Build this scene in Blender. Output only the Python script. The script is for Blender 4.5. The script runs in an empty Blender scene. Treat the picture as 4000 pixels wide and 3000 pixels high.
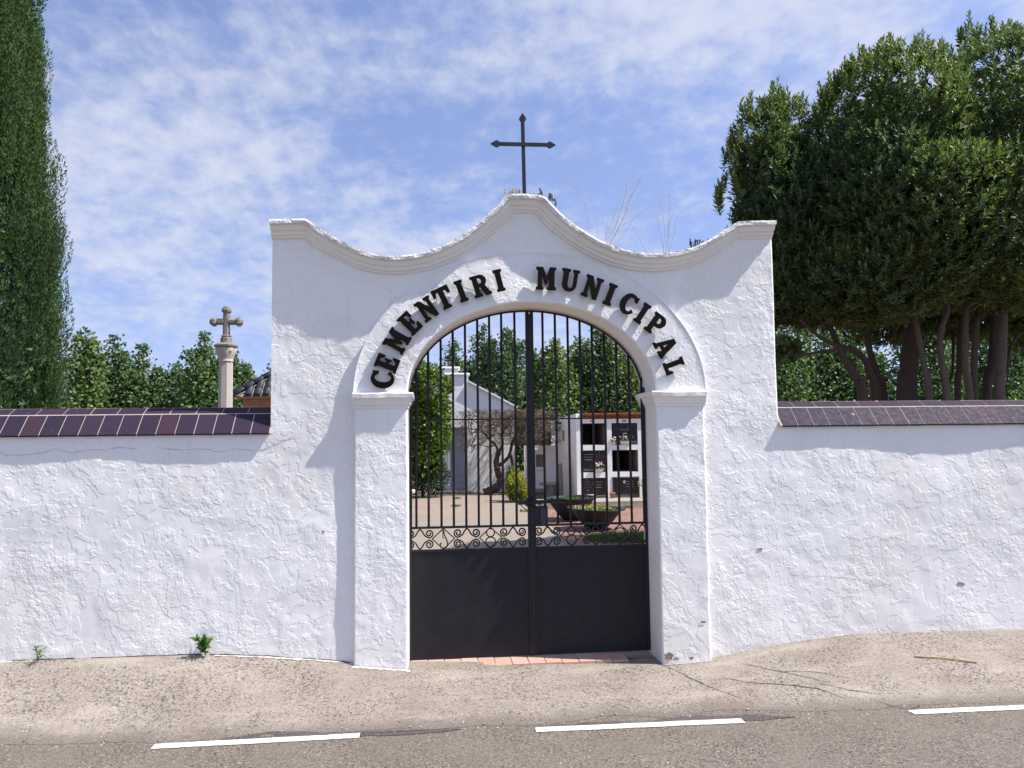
import bpy, math, random
import numpy as np
from mathutils import Vector
random.seed(7); rng = np.random.default_rng(7)
S = bpy.context.scene; COL = S.collection
k = 1.80832

# ------------------------------------------------------------------ camera
CAM = np.array([0.0, -6.1, 1.8]); FOC = 3003.0
yaw = math.radians(6.0); pit = math.atan(118/1661); rol = 0.012
FW = np.array([math.sin(yaw)*math.cos(pit), math.cos(yaw)*math.cos(pit), math.sin(pit)])
R0 = np.array([math.cos(yaw), -math.sin(yaw), 0.0]); U0 = np.cross(R0, FW)
RT = R0*math.cos(rol) - U0*math.sin(rol); UP = U0*math.cos(rol) + R0*math.sin(rol)
cam = bpy.data.cameras.new('camera'); camo = bpy.data.objects.new('camera', cam); COL.objects.link(camo)
cam.sensor_width = 36.0; cam.lens = 36.0*FOC/4000.0; cam.clip_start = 0.05; cam.clip_end = 2000
from mathutils import Matrix
M = Matrix.Identity(4)
for i in range(3):
    M[i][0] = RT[i]; M[i][1] = UP[i]; M[i][2] = -FW[i]; M[i][3] = CAM[i]
camo.matrix_world = M
S.camera = camo

def ray(x, y): return FW*FOC + RT*(x-2000) - UP*(y-1500)
def P(x, y, Y=0.0):            # surveyed point of the photograph on the vertical plane Y
    d = ray(x, y); return CAM + d*(Y-CAM[1])/d[1]
def PD(x, y, Y=0.0): return P(x*k, y*k, Y)
def G(x, y, z=0.0):            # ... on the level z
    d = ray(x, y); return CAM + d*(z-CAM[2])/d[2]

# ------------------------------------------------------------------ sky, sun, exposure
SUN = Vector((3.6, -1.0, 5.4)).normalized()
w = bpy.data.worlds.new('World'); S.world = w; w.use_nodes = True
nt = w.node_tree; N = nt.nodes; L = nt.links
bg = N['Background']; bg.inputs[1].default_value = 0.10
sky = N.new('ShaderNodeTexSky'); sky.sky_type = 'NISHITA'; sky.sun_disc = False
sky.sun_elevation = math.asin(SUN.z); sky.sun_rotation = math.atan2(SUN.x, SUN.y)
sky.air_density = 1.15; sky.dust_density = 0.25; sky.ozone_density = 3.0
tc = N.new('ShaderNodeTexCoord'); sep = N.new('ShaderNodeSeparateXYZ'); L.new(tc.outputs['Generated'], sep.inputs[0])
def mth(op, a, b=None, c=None, clamp=False):
    m = N.new('ShaderNodeMath'); m.operation = op; m.use_clamp = clamp
    for i, v in enumerate((a, b, c)):
        if v is None: continue
        if isinstance(v, (int, float)): m.inputs[i].default_value = v
        else: L.new(v, m.inputs[i])
    return m.outputs[0]
# a layer of cloud at one altitude: the view ray is carried up to it
zz = mth('ADD', mth('MAXIMUM', sep.outputs[2], 0.0), 0.30)
cx = mth('DIVIDE', sep.outputs[0], zz); cy = mth('DIVIDE', sep.outputs[1], zz)
cb = N.new('ShaderNodeCombineXYZ'); L.new(cx, cb.inputs[0]); L.new(cy, cb.inputs[1])
def cnoise(scale, detail, rough, dist, off, sx=1.0, rot=0.0):
    mp = N.new('ShaderNodeMapping'); mp.inputs['Location'].default_value = off
    mp.inputs['Scale'].default_value = (sx, 1, 1); mp.inputs['Rotation'].default_value = (0, 0, rot)
    L.new(cb.outputs[0], mp.inputs[0])
    n = N.new('ShaderNodeTexNoise'); n.inputs['Scale'].default_value = scale; n.inputs['Detail'].default_value = detail
    n.inputs['Roughness'].default_value = rough; n.inputs['Distortion'].default_value = dist
    L.new(mp.outputs[0], n.inputs['Vector']); return n.outputs[0]
big = cnoise(1.15, 3, 0.5, 0.15, (0.4, 9.2, 0))
rip = cnoise(5.0, 7, 0.62, 0.1, (6.3, 1.2, 0), 0.95, 0.35)
fin = cnoise(15.0, 6, 0.58, 0.1, (5.3, 2.2, 0), 1.25, 0.2)
cov = mth('ADD', mth('ADD', mth('MULTIPLY', big, 1.05), mth('MULTIPLY', rip, 0.72)), mth('MULTIPLY', fin, 0.62))
mr = N.new('ShaderNodeMapRange'); mr.interpolation_type = 'SMOOTHSTEP'
mr.inputs['From Min'].default_value = 0.98; mr.inputs['From Max'].default_value = 1.50
L.new(cov, mr.inputs['Value'])
low = N.new('ShaderNodeMapRange'); low.interpolation_type = 'SMOOTHSTEP'   # the layer thins to nothing far off
low.inputs['From Min'].default_value = -0.05; low.inputs['From Max'].default_value = 0.20
L.new(sep.outputs[2], low.inputs['Value'])
dens = mth('MULTIPLY', mth('MULTIPLY', mr.outputs[0], low.outputs[0]), 0.80)
mix = N.new('ShaderNodeMix'); mix.data_type = 'RGBA'; L.new(dens, mix.inputs['Factor'])
el = mth('ADD', mth('MULTIPLY', mth('MAXIMUM', sep.outputs[2], 0.0), 0.80), 0.20)      # clear air: no white band at the horizon
cv = N.new('ShaderNodeCombineXYZ'); L.new(sep.outputs[0], cv.inputs[0]); L.new(sep.outputs[1], cv.inputs[1]); L.new(el, cv.inputs[2])
nrm = N.new('ShaderNodeVectorMath'); nrm.operation = 'NORMALIZE'; L.new(cv.outputs[0], nrm.inputs[0]); L.new(nrm.outputs[0], sky.inputs['Vector'])
tint = N.new('ShaderNodeMix'); tint.data_type = 'RGBA'; tint.blend_type = 'MULTIPLY'; tint.inputs['Factor'].default_value = 1.0
L.new(sky.outputs[0], tint.inputs['A']); tint.inputs['B'].default_value = (0.88, 0.73, 0.78, 1)
L.new(tint.outputs['Result'], mix.inputs['A']); mix.inputs['B'].default_value = (2.95, 3.1, 3.6, 1)
L.new(mix.outputs['Result'], bg.inputs[0])

sl = bpy.data.lights.new('sun', 'SUN'); sl.energy = 2.85; sl.angle = math.radians(0.53); sl.color = (1.0, 0.955, 0.89)
so = bpy.data.objects.new('sun', sl); COL.objects.link(so)
so.rotation_euler = (-SUN).to_track_quat('-Z', 'Y').to_euler(); so.location = (20, -5, 30)
vs = S.view_settings; vs.view_transform = 'Standard'; vs.look = 'None'; vs.exposure = 1.38; vs.gamma = 1.0; vs.use_curve_mapping = False
S.cycles.use_denoising = True; S.cycles.max_bounces = 8; S.cycles.diffuse_bounces = 6; S.cycles.transparent_max_bounces = 8

# ------------------------------------------------------------------ materials
def mat(name, color=(.5, .5, .5), rough=0.7, metal=0.0, spec=0.5):
    m = bpy.data.materials.new(name); m.use_nodes = True
    b = m.node_tree.nodes['Principled BSDF']
    b.inputs['Base Color'].default_value = (*color, 1); b.inputs['Roughness'].default_value = rough
    b.inputs['Metallic'].default_value = metal; b.inputs['Specular IOR Level'].default_value = spec
    return m
class NB:                       # small node builder on one material
    def __init__(s, m): s.m = m; s.t = m.node_tree; s.n = s.t.nodes; s.l = s.t.links; s.b = s.n['Principled BSDF']; s.co = None
    def coord(s, kind='Object'):
        t = s.n.new('ShaderNodeTexCoord'); return t.outputs[kind]
    def pos(s): return s.n.new('ShaderNodeNewGeometry').outputs['Position']
    def noise(s, scale, detail=4, rough=.5, dist=0.0, vec=None, sc=None):
        n = s.n.new('ShaderNodeTexNoise'); n.inputs['Scale'].default_value = scale; n.inputs['Detail'].default_value = detail
        n.inputs['Roughness'].default_value = rough; n.inputs['Distortion'].default_value = dist
        v = vec if vec is not None else s.pos()
        if sc:
            mp = s.n.new('ShaderNodeMapping'); mp.inputs['Scale'].default_value = sc; s.l.new(v, mp.inputs[0]); v = mp.outputs[0]
        s.l.new(v, n.inputs['Vector']); return n.outputs[0]
    def voro(s, scale, feature='F1', vec=None, out='Distance', rnd=1.0):
        n = s.n.new('ShaderNodeTexVoronoi'); n.feature = feature; n.inputs['Scale'].default_value = scale
        n.inputs['Randomness'].default_value = rnd
        s.l.new(vec if vec is not None else s.pos(), n.inputs['Vector']); return n.outputs[out]
    def math(s, op, a, b=None, clamp=False):
        m = s.n.new('ShaderNodeMath'); m.operation = op; m.use_clamp = clamp
        for i, v in enumerate((a, b)):
            if v is None: continue
            if isinstance(v, (int, float)): m.inputs[i].default_value = v
            else: s.l.new(v, m.inputs[i])
        return m.outputs[0]
    def ramp(s, fac, stops, interp='LINEAR'):
        r = s.n.new('ShaderNodeValToRGB'); r.color_ramp.interpolation = interp
        e = r.color_ramp.elements
        while len(e) < len(stops): e.new(0.5)
        for i, (p, c) in enumerate(stops):
            e[i].position = p; e[i].color = (c, c, c, 1) if isinstance(c, (int, float)) else (*c, 1)
        s.l.new(fac, r.inputs[0]); return r.outputs[0]
    def mix(s, fac, a, b, blend='MIX'):
        m = s.n.new('ShaderNodeMix'); m.data_type = 'RGBA'; m.blend_type = blend
        for key, v in (('Factor', fac), ('A', a), ('B', b)):
            if isinstance(v, (int, float)): m.inputs[key].default_value = v
            elif isinstance(v, tuple): m.inputs[key].default_value = (*v, 1)
            else: s.l.new(v, m.inputs[key])
        return m.outputs['Result']
    def bump(s, h, dist, strength=1.0, normal=None):
        b = s.n.new('ShaderNodeBump'); b.inputs['Distance'].default_value = dist; b.inputs['Strength'].default_value = strength
        s.l.new(h, b.inputs['Height'])
        if normal is not None: s.l.new(normal, b.inputs['Normal'])
        return b.outputs[0]
    def color(s, c): s.l.new(c, s.b.inputs['Base Color'])
    def rough(s, c): s.l.new(c, s.b.inputs['Roughness'])
    def normal(s, c): s.l.new(c, s.b.inputs['Normal'])

def plaster(name, base=(.865, .855, .84), relief=1.0, dirt=True):
    m = mat(name, base, 0.75, 0, .3); q = NB(m)
    n1 = q.noise(3.8, 6, .55, 0.0)
    t1 = q.ramp(n1, [(0, 0), (.43, 0.0), (.453, .5), (.545, .5), (.568, 1.0), (1, 1.0)])
    n2 = q.noise(10.5, 6, .62, 0.0, None, (1, 1, .8))
    t2 = q.ramp(n2, [(0, 0), (.42, 0), (.462, .5), (.535, .5), (.577, 1.0), (1, 1)])
    n3 = q.noise(27, 5, .62, 0.0)
    t3 = q.ramp(n3, [(0, 0), (.40, 0), (.60, 1.0), (1, 1)])
    patch = q.ramp(q.noise(1.3, 4, .6), [(.44, .04), (.62, 1.0)])
    patch2 = q.ramp(q.noise(1.9, 5, .65, 0.3), [(.53, .0), (.66, 1.0)])
    fine = q.noise(85, 4, .65)
    h = q.math('MULTIPLY', t1, .72)
    h = q.math('ADD', h, q.math('MULTIPLY', q.math('MULTIPLY', t2, patch), .70))
    h = q.math('ADD', h, q.math('MULTIPLY', q.math('MULTIPLY', t3, patch2), .60))
    h = q.math('ADD', h, q.math('MULTIPLY', fine, .06))
    q.normal(q.bump(h, 0.0052*relief))
    if dirt:
        big = q.ramp(q.noise(1.3, 4, .6), [(.3, (.93, .93, .94)), (.7, (1, 1, 1))])
        sp = q.ramp(q.noise(38, 5, .7), [(.27, (.72, .66, .58)), (.33, (1, 1, 1))])
        spm = q.ramp(q.noise(2.4, 4, .6), [(.55, 0.0), (.72, 1.0)])
        c = q.mix(1.0, tuple(base), big, 'MULTIPLY')
        rep_ = q.ramp(q.noise(.9, 3, .5, .4), [(.56, 0.), (.585, 1.)]); c = q.mix(rep_, c, q.mix(1.0, c, (.965, .96, .945), 'MULTIPLY'))
        run = q.ramp(q.noise(6, 5, .6, .1, None, (2.2, 2.2, .16)), [(.56, 0.), (.72, .8)]); c = q.mix(run, c, q.mix(1.0, c, (.93, .92, .90), 'MULTIPLY'))
        c = q.mix(spm, c, q.mix(1.0, c, sp, 'MULTIPLY'))
        # splash dirt just above the pavement
        sx = q.n.new('ShaderNodeSeparateXYZ'); q.l.new(q.pos(), sx.inputs[0])
        hz = q.ramp(q.math('ADD', sx.outputs[2], q.math('MULTIPLY', q.noise(7, 5, .6), .35)), [(.16, .55), (.55, 0.0)])
        c = q.mix(hz, c, q.mix(1.0, c, (.86, .82, .76), 'MULTIPLY'))
        q.color(c)
    return m
M_PLASTER = plaster('whitewashed_plaster')
M_TRIM = plaster('whitewashed_moulding', (.85, .825, .785), .30)
# weathered lip of the cornice: stained, chipped
M_LIP = mat('cornice_lip', (.78, .77, .75), .85); q = NB(M_LIP)
st = q.ramp(q.noise(24, 6, .7), [(.34, (.50, .46, .41)), (.47, (.80, .79, .77))])
q.color(st); q.normal(q.bump(q.noise(34, 6, .65), .02))
M_FARWHITE = plaster('far_white_plaster', (.85, .85, .85), .5, False)

def iron(name, c=(.016, .016, .019), rough=.45):
    m = mat(name, c, rough, 0, .28); q = NB(m)
    q.color(q.mix(q.ramp(q.noise(9, 5, .6), [(.45, 0.), (.7, 1.)]), tuple(c), tuple(min(1, x*1.25+.001) for x in c)))
    q.rough(q.ramp(q.noise(14, 4, .6), [(.3, rough-.03), (.7, rough+.06)]))
    q.normal(q.bump(q.noise(60, 4, .6), .0012)); return m
M_IRON = iron('black_painted_iron')
M_SHEET = iron('black_sheet_steel', (.0125, .0115, .016), .5)
M_CROSSIRON = iron('weathered_iron', (.018, .020, .028), .55)
M_LETTER = iron('dark_brown_letter_paint', (.0055, .003, .0032), .7)
M_LETTER.node_tree.nodes['Principled BSDF'].inputs['Specular IOR Level'].default_value = .12

M_TILE = mat('glazed_coping_tile', (.05, .02, .03), .6, 0, .14); q = NB(M_TILE)
oi = q.n.new('ShaderNodeObjectInfo')
tcol = q.ramp(oi.outputs['Random'], [(0, (.021, .014, .032)), (.8, (.029, .017, .036)), (1, (.046, .020, .032))])
tcol = q.mix(q.ramp(q.noise(160, 3, .6), [(.4, 0.), (.7, .35)]), tcol, (.095, .082, .115))
tcol = q.mix(q.ramp(q.noise(26, 5, .7), [(.66, 0.), (.72, .6)]), tcol, (.35, .30, .28))
q.color(tcol); q.rough(q.ramp(q.noise(30, 4, .6), [(.3, .56), (.7, .74)]))
M_GROUT = mat('grout', (.40, .335, .285), .9)

def conc(name, c0, c1, speck=120, dark=.5, bumpd=.004, light=.25):
    m = mat(name, c0, .9, 0, .25); q = NB(m)
    a = q.mix(q.ramp(q.noise(1.6, 6, .65), [(.32, 0.), (.68, 1.)]), tuple(c0), tuple(c1))
    v = q.voro(speck, 'F1', out='Color')
    sx = q.n.new('ShaderNodeSeparateColor'); q.l.new(v, sx.inputs[0])
    dk = q.ramp(sx.outputs[0], [(.0, dark), (.28, .82), (.5, 1.0), (.8, 1.0), (1.0, 1.0+light)])
    amt = q.ramp(q.noise(2.2, 4, .6), [(.35, .35), (.6, 1.0)])
    a = q.mix(amt, a, q.mix(1.0, a, dk, 'MULTIPLY'))
    if name.startswith('exposed'):     # worn pale streaks of cement
        stx = q.ramp(q.noise(2.6, 6, .62, .2, None, (.45, 1.5, 1)), [(.52, 0.), (.66, .55)]); a = q.mix(stx, a, (.39, .34, .29))
    if name.startswith('exposed'):
        at = q.n.new('ShaderNodeAttribute'); at.attribute_name = 'road_edge'; ed = q.ramp(q.math('ADD', at.outputs['Fac'], q.math('MULTIPLY', q.math('SUBTRACT', q.noise(9, 6, .7), .5), .9)), [(.35, 0.), (.95, .85)]); a = q.mix(ed, a, (.155, .132, .112))
    g = q.ramp(q.noise(speck*2.2, 3, .7), [(.3, .72), (.7, 1.22)])
    a = q.mix(1.0, a, g, 'MULTIPLY')
    q.color(a)
    h = q.math('ADD', q.voro(speck, 'F1'), q.noise(speck*1.7, 3, .6))
    q.normal(q.bump(h, bumpd)); return m
M_PAVE = conc('exposed_aggregate_concrete', (.232, .195, .165), (.305, .265, .230), 78, .26, .0022, .35)
M_ROAD = conc('worn_asphalt', (.152, .128, .107), (.182, .154, .131), 95, .35, .002, .7)
M_TAR = conc('asphalt_patch', (.10, .088, .08), (.135, .118, .106), 110, .5, .006, .3)
M_PATH = conc('courtyard_concrete', (.26, .215, .175), (.31, .262, .215), 60, .8, .003, .1)
M_APRON = conc('pale_concrete', (.33, .29, .24), (.38, .34, .29), 60, .8, .003, .1)
M_GRAVEL = conc('pink_gravel', (.30, .17, .135), (.36, .215, .18), 26, .45, .03, .5)
M_SOIL = conc('dry_soil', (.15, .115, .08), (.2, .155, .11), 40, .6, .02, .2)
M_FIELD = conc('field', (.075, .085, .03), (.12, .11, .05), 6, .7, .02, .2)
M_PAINT = mat('road_paint', (.72, .71, .68), .7); q = NB(M_PAINT)
q.color(q.mix(q.ramp(q.noise(55, 6, .75), [(.36, 1.), (.47, 0.)]), (.64, .625, .58), (.34, .30, .26)))
q.normal(q.bump(q.noise(140, 3, .6), .003))
M_CRACK = mat('crack_dirt', (.055, .044, .034), .95)
M_TERRA = mat('terracotta_threshold', (.45, .2, .14), .8); q = NB(M_TERRA)
oi = q.n.new('ShaderNodeObjectInfo')
q.color(q.mix(q.noise(22, 5, .6), q.ramp(oi.outputs['Random'], [(0, (.40, .165, .11)), (1, (.52, .29, .22))]), (.50, .38, .31)))

def leafmat(name, cols, rough=.42, trans=.22, spec=.4):
    m = mat(name, cols[1], rough, 0, spec); q = NB(m)
    g = q.n.new('ShaderNodeNewGeometry')
    c = q.ramp(g.outputs['Random Per Island'], [(0, cols[0]), (.55, cols[1]), (1, cols[2])])
    oi = q.n.new('ShaderNodeObjectInfo'); c = q.mix(1.0, c, q.ramp(oi.outputs['Random'], [(0, (.74, .80, .90)), (.5, (1, 1, 1)), (1, (1.28, 1.16, .95))]), 'MULTIPLY')
    q.color(c)
    tr = q.n.new('ShaderNodeBsdfTranslucent'); q.l.new(q.mix(1.0, c, (1.3, 1.5, .55), 'MULTIPLY'), tr.inputs[0])
    ms = q.n.new('ShaderNodeMixShader'); ms.inputs[0].default_value = trans
    q.l.new(q.b.outputs[0], ms.inputs[1]); q.l.new(tr.outputs[0], ms.inputs[2])
    q.l.new(ms.outputs[0], q.n['Material Output'].inputs[0]); return m
M_CYP = leafmat('cypress_foliage', [(.038, .082, .036), (.062, .120, .048), (.10, .155, .06)], .7, .22, .15)
M_LAUREL = leafmat('laurel_leaves', [(.056, .094, .050), (.092, .140, .066), (.21, .25, .10)], .5, .32, .34)
M_POPLAR = leafmat('poplar_leaves', [(.055, .102, .038), (.095, .160, .056), (.18, .25, .105)], .52, .30, .32)
M_VINE = leafmat('vine_leaves', [(.045, .095, .012), (.092, .155, .016), (.17, .23, .028)], .45, .25, .4)
M_HEDGE = leafmat('dark_hedge_leaves', [(.012, .035, .010), (.02, .05, .012), (.03, .07, .016)], .5, .12, .3)
M_YELLOW = leafmat('variegated_leaves', [(.10, .15, .015), (.34, .31, .03), (.52, .44, .05)], .5, .25, .3)
M_LIME = leafmat('lime_hedge_leaves', [(.12, .2, .01), (.2, .3, .015), (.3, .38, .02)], .5, .25, .3)
M_WEED = leafmat('weed_leaves', [(.04, .10, .02), (.07, .15, .035), (.11, .2, .05)], .5, .25, .3)
M_GRASS = leafmat('grass_blades', [(.03, .08, .012), (.05, .12, .02), (.09, .16, .03)], .5, .25, .3)
M_DRY = leafmat('dry_grass', [(.42, .34, .25), (.52, .43, .33), (.6, .52, .42)], .8, .3, .2)
M_SEDUM = leafmat('sedum', [(.06, .055, .05), (.09, .10, .08), (.16, .11, .10)], .6, .1, .2)
def bark(name, c0, c1):
    m = mat(name, c0, .9); q = NB(m)
    q.color(q.mix(q.noise(14, 6, .7, .3, None, (1, 1, .25)), tuple(c0), tuple(c1)))
    q.normal(q.bump(q.noise(22, 6, .7, .3, None, (1, 1, .2)), .02)); return m
M_BARK = bark('grey_bark', (.060, .048, .038), (.14, .115, .09))
M_BARKRED = bark('stringy_bark', (.040, .028, .022), (.085, .060, .045))
M_TWIG = bark('brown_twigs', (.10, .07, .05), (.21, .155, .115))
M_STONE = mat('sandstone', (.35, .3, .24), .9); q = NB(M_STONE)
q.color(q.mix(q.ramp(q.noise(9, 7, .7), [(.3, 0.), (.62, 1.)]), (.12, .108, .09), (.27, .245, .21))); q.normal(q.bump(q.noise(45, 5, .6), .006))
M_SHAFT = mat('pale_stone', (.46, .41, .36), .9); q = NB(M_SHAFT)
q.color(q.mix(q.noise(6, 6, .7), (.40, .355, .31), (.52, .47, .42))); q.normal(q.bump(q.noise(60, 5, .6), .004))
def brickm(name, a, b, rgh=.85):
    m = mat(name, a, rgh); q = NB(m); oi = q.n.new('ShaderNodeObjectInfo')
    c = q.ramp(oi.outputs['Random'], [(0, a), (1, b)])
    q.color(q.mix(q.ramp(q.noise(18, 5, .7), [(.4, 0.), (.75, .55)]), c, tuple(x*.45 for x in a))); return m
M_BRICK = brickm('orange_brick', (.36, .17, .09), (.45, .235, .135))
M_REDBRICK = brickm('red_brick', (.30, .075, .03), (.42, .13, .06))
M_ROOF = brickm('slate_blue_roof_tile', (.018, .020, .030), (.036, .038, .054), .6)
M_ROOFEDGE = mat('lime_mortar', (.30, .26, .22), .9)
M_DOOR = mat('grey_blue_door', (.33, .37, .44), .55)
M_GRANITE = mat('polished_black_granite', (.012, .012, .014), .22); 
M_INSCR = mat('inscription_grey', (.20, .20, .20), .6)
M_NICHEIN = mat('raw_niche_render', (.20, .14, .11), .95)
M_SHADOWBOX = mat('dark_tar', (.02, .018, .017), .9)
M_BOWL = mat('dark_iron_bowl', (.045, .034, .030), .65); q = NB(M_BOWL); q.color(q.mix(q.noise(12, 6, .7), (.008, .007, .0065), (.020, .0175, .016)))
M_GREYSTONE = mat('grey_cast_stone', (.22, .21, .19), .85); q = NB(M_GREYSTONE); q.color(q.mix(q.noise(14, 6, .7), (.15, .145, .13), (.30, .285, .26)))
M_WHITEMARBLE = mat('white_marble', (.72, .70, .66), .5)
M_BRASS = mat('tan_plate', (.35, .26, .15), .6)
M_PETALW = mat('white_petals', (.75, .72, .68), .7); M_PETALP = mat('pink_petals', (.62, .25, .36), .7)
M_PETALV = mat('violet_petals', (.38, .24, .48), .7); M_PETALR = mat('red_petals', (.55, .03, .02), .7); M_PETALO = mat('orange_petals', (.6, .22, .03), .7)
M_STEEL = mat('galvanised_steel', (.30, .32, .34), .5, .6)
M_LAMP = mat('dark_lamp', (.03, .03, .035), .5)
M_DRYSTEM = mat('dry_stem', (.30, .245, .20), .9)
M_LIME_WASH = mat('spilt_limewash', (.74, .72, .67), .9); q = NB(M_LIME_WASH); q.color(q.mix(q.ramp(q.noise(30, 5, .7), [(.42, 1.), (.58, 0.)]), (.76, .74, .70), (.42, .36, .30)))
M_CEMENT = mat('bare_cement', (.30, .27, .24), .95); M_RUBBLE = mat('exposed_rubble', (.24, .17, .12), .95)
M_STRAW = mat('dry_cane', (.42, .30, .14), .8)
M_POT = mat('terracotta_pot', (.36, .16, .09), .85)

# ------------------------------------------------------------------ mesh helpers
def mk(name, V, F, m, parent=None, smooth=False):
    me = bpy.data.meshes.new(name)
    V = np.asarray(V, dtype=np.float64)
    if isinstance(F, np.ndarray):
        nf, nv = F.shape
        me.vertices.add(len(V)); me.vertices.foreach_set('co', V.astype(np.float32).ravel())
        me.loops.add(nf*nv); me.loops.foreach_set('vertex_index', F.astype(np.int32).ravel())
        me.polygons.add(nf); me.polygons.foreach_set('loop_start', np.arange(0, nf*nv, nv, dtype=np.int32))
        me.update(calc_edges=True); me.validate()
    else:
        me.from_pydata([tuple(v) for v in V], [], [tuple(f) for f in F]); me.update()
    if smooth: me.polygons.foreach_set('use_smooth', np.ones(len(me.polygons), dtype=bool))
    ms = m if isinstance(m, (list, tuple)) else [m]
    for x in ms: me.materials.append(x)
    o = bpy.data.objects.new(name, me); COL.objects.link(o)
    if parent is not None: o.parent = parent
    return o
def inst(name, me, parent, loc=(0, 0, 0), rot=(0, 0, 0), sc=(1, 1, 1)):
    o = bpy.data.objects.new(name, me); COL.objects.link(o); o.parent = parent
    o.location = loc; o.rotation_euler = rot; o.scale = sc; return o
def tag(o, label=None, cat=None, group=None, kind=None):
    if label: o['label'] = label
    if cat: o['category'] = cat
    if group: o['group'] = group
    if kind: o['kind'] = kind
    return o
def thing(name, label, cat, loc=(0, 0, 0), group=None):
    o = bpy.data.objects.new(name, None); COL.objects.link(o); o.empty_display_size = .1
    return tag(o, label, cat, group)      # parts are given in world coordinates
class MB:
    def __init__(s): s.v = []; s.f = []
    def add(s, V, F):
        b = len(s.v); s.v += [tuple(x) for x in V]; s.f += [tuple(i+b for i in f) for f in F]; return s
    def box(s, x0, x1, y0, y1, z0, z1):
        return s.add([(x0,y0,z0),(x1,y0,z0),(x1,y1,z0),(x0,y1,z0),(x0,y0,z1),(x1,y0,z1),(x1,y1,z1),(x0,y1,z1)],
                     [(0,3,2,1),(4,5,6,7),(0,1,5,4),(1,2,6,5),(2,3,7,6),(3,0,4,7)])
    def cbox(s, x0, x1, y0, y1, z0, z1, c=.01):       # box with chamfered edges on all sides
        c = min(c, (x1-x0)*.45, (y1-y0)*.45, (z1-z0)*.45)
        def ring(z, i): return [(x0+i,y0+c,z),(x0+c,y0+i,z),(x1-c,y0+i,z),(x1-i,y0+c,z),(x1-i,y1-c,z),(x1-c,y1-i,z),(x0+c,y1-i,z),(x0+i,y1-c,z)]
        r = [ring(z0, c), ring(z0+c, 0), ring(z1-c, 0), ring(z1, c)]
        V = sum(r, []); F = [tuple(range(7, -1, -1)), tuple(range(24, 32))]
        for a in range(3):
            for i in range(8): F.append((a*8+i, a*8+(i+1)%8, a*8+8+(i+1)%8, a*8+8+i))
        return s.add(V, F)
    def tube(s, pts, r, n=6, cap=True):
        V, F = tubegeo(pts, r, n, cap); return s.add(V, F)
    def loft(s, rings, cap=True):
        n = len(rings[0]); V = [p for r in rings for p in r]; F = []
        for a in range(len(rings)-1):
            for i in range(n): F.append((a*n+i, a*n+(i+1)%n, (a+1)*n+(i+1)%n, (a+1)*n+i))
        if cap: F += [tuple(range(n-1, -1, -1)), tuple(range((len(rings)-1)*n, len(rings)*n))]
        return s.add(V, F)
    def lathe(s, prof, n=24, c=(0, 0, 0), cap=True, ph=0.0):
        rings = [[(c[0]+r*math.cos(ph+2*math.pi*i/n), c[1]+r*math.sin(ph+2*math.pi*i/n), c[2]+z) for i in range(n)] for r, z in prof]
        return s.loft(rings, cap)
    def build(s, name, m, parent=None, smooth=False): return mk(name, s.v, s.f, m, parent, smooth)
def tubegeo(pts, r, n=6, cap=True):
    pts = np.asarray(pts, float); m = len(pts)
    rr = np.full(m, r) if np.isscalar(r) else np.asarray(r, float)
    T = np.gradient(pts, axis=0); T /= np.linalg.norm(T, axis=1)[:, None]+1e-12
    u = np.cross(T[0], (0, 0, 1.0)); 
    if np.linalg.norm(u) < .1: u = np.cross(T[0], (0, 1.0, 0))
    u /= np.linalg.norm(u); V = []
    for i in range(m):
        u = u - T[i]*np.dot(u, T[i]); u /= np.linalg.norm(u)+1e-12; v = np.cross(T[i], u)
        for j in range(n):
            a = 2*math.pi*j/n + math.pi/n; V.append(tuple(pts[i] + rr[i]*(u*math.cos(a)+v*math.sin(a))))
    F = []
    for i in range(m-1):
        for j in range(n): F.append((i*n+j, i*n+(j+1)%n, (i+1)*n+(j+1)%n, (i+1)*n+j))
    if cap: F += [tuple(range(n-1, -1, -1)), tuple(range((m-1)*n, m*n))]
    return V, F
def smoothpath(pts, per=6):
    pts = [np.asarray(p, float) for p in pts]; out = []
    q = [2*pts[0]-pts[1]] + pts + [2*pts[-1]-pts[-2]]
    for i in range(1, len(q)-2):
        for j in range(per):
            t = j/per; a, b, c, d = q[i-1], q[i], q[i+1], q[i+2]
            out.append(.5*((2*b)+(c-a)*t+(2*a-5*b+4*c-d)*t*t+(3*b-a-3*c+d)*t**3))
    out.append(pts[-1]); return np.array(out)
# lattice noise for relief that is modelled
def vnoise(x, z, seed=0):
    x = np.asarray(x, float); z = np.asarray(z, float)
    xi = np.floor(x).astype(np.int64); zi = np.floor(z).astype(np.int64); fx = x-xi; fz = z-zi
    fx = fx*fx*fx*(fx*(fx*6-15)+10); fz = fz*fz*fz*(fz*(fz*6-15)+10)
    def h(a, b):
        n = (a*374761393 + b*668265263 + seed*974711) & 0xffffffff
        n = ((n ^ (n >> 13))*1274126177) & 0xffffffff; n = n ^ (n >> 16); return (n & 0xffff)/65535.0*2-1
    return (h(xi, zi)*(1-fx)+h(xi+1, zi)*fx)*(1-fz) + (h(xi, zi+1)*(1-fx)+h(xi+1, zi+1)*fx)*fz
def fbm(x, z, oct=4, seed=0, gain=.5):
    s = 0; a = 1.0
    for i in range(oct): s = s + a*vnoise(x*2**i+17.3*i, z*2**i+5.1*i, seed+i); a *= gain
    return s
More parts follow.
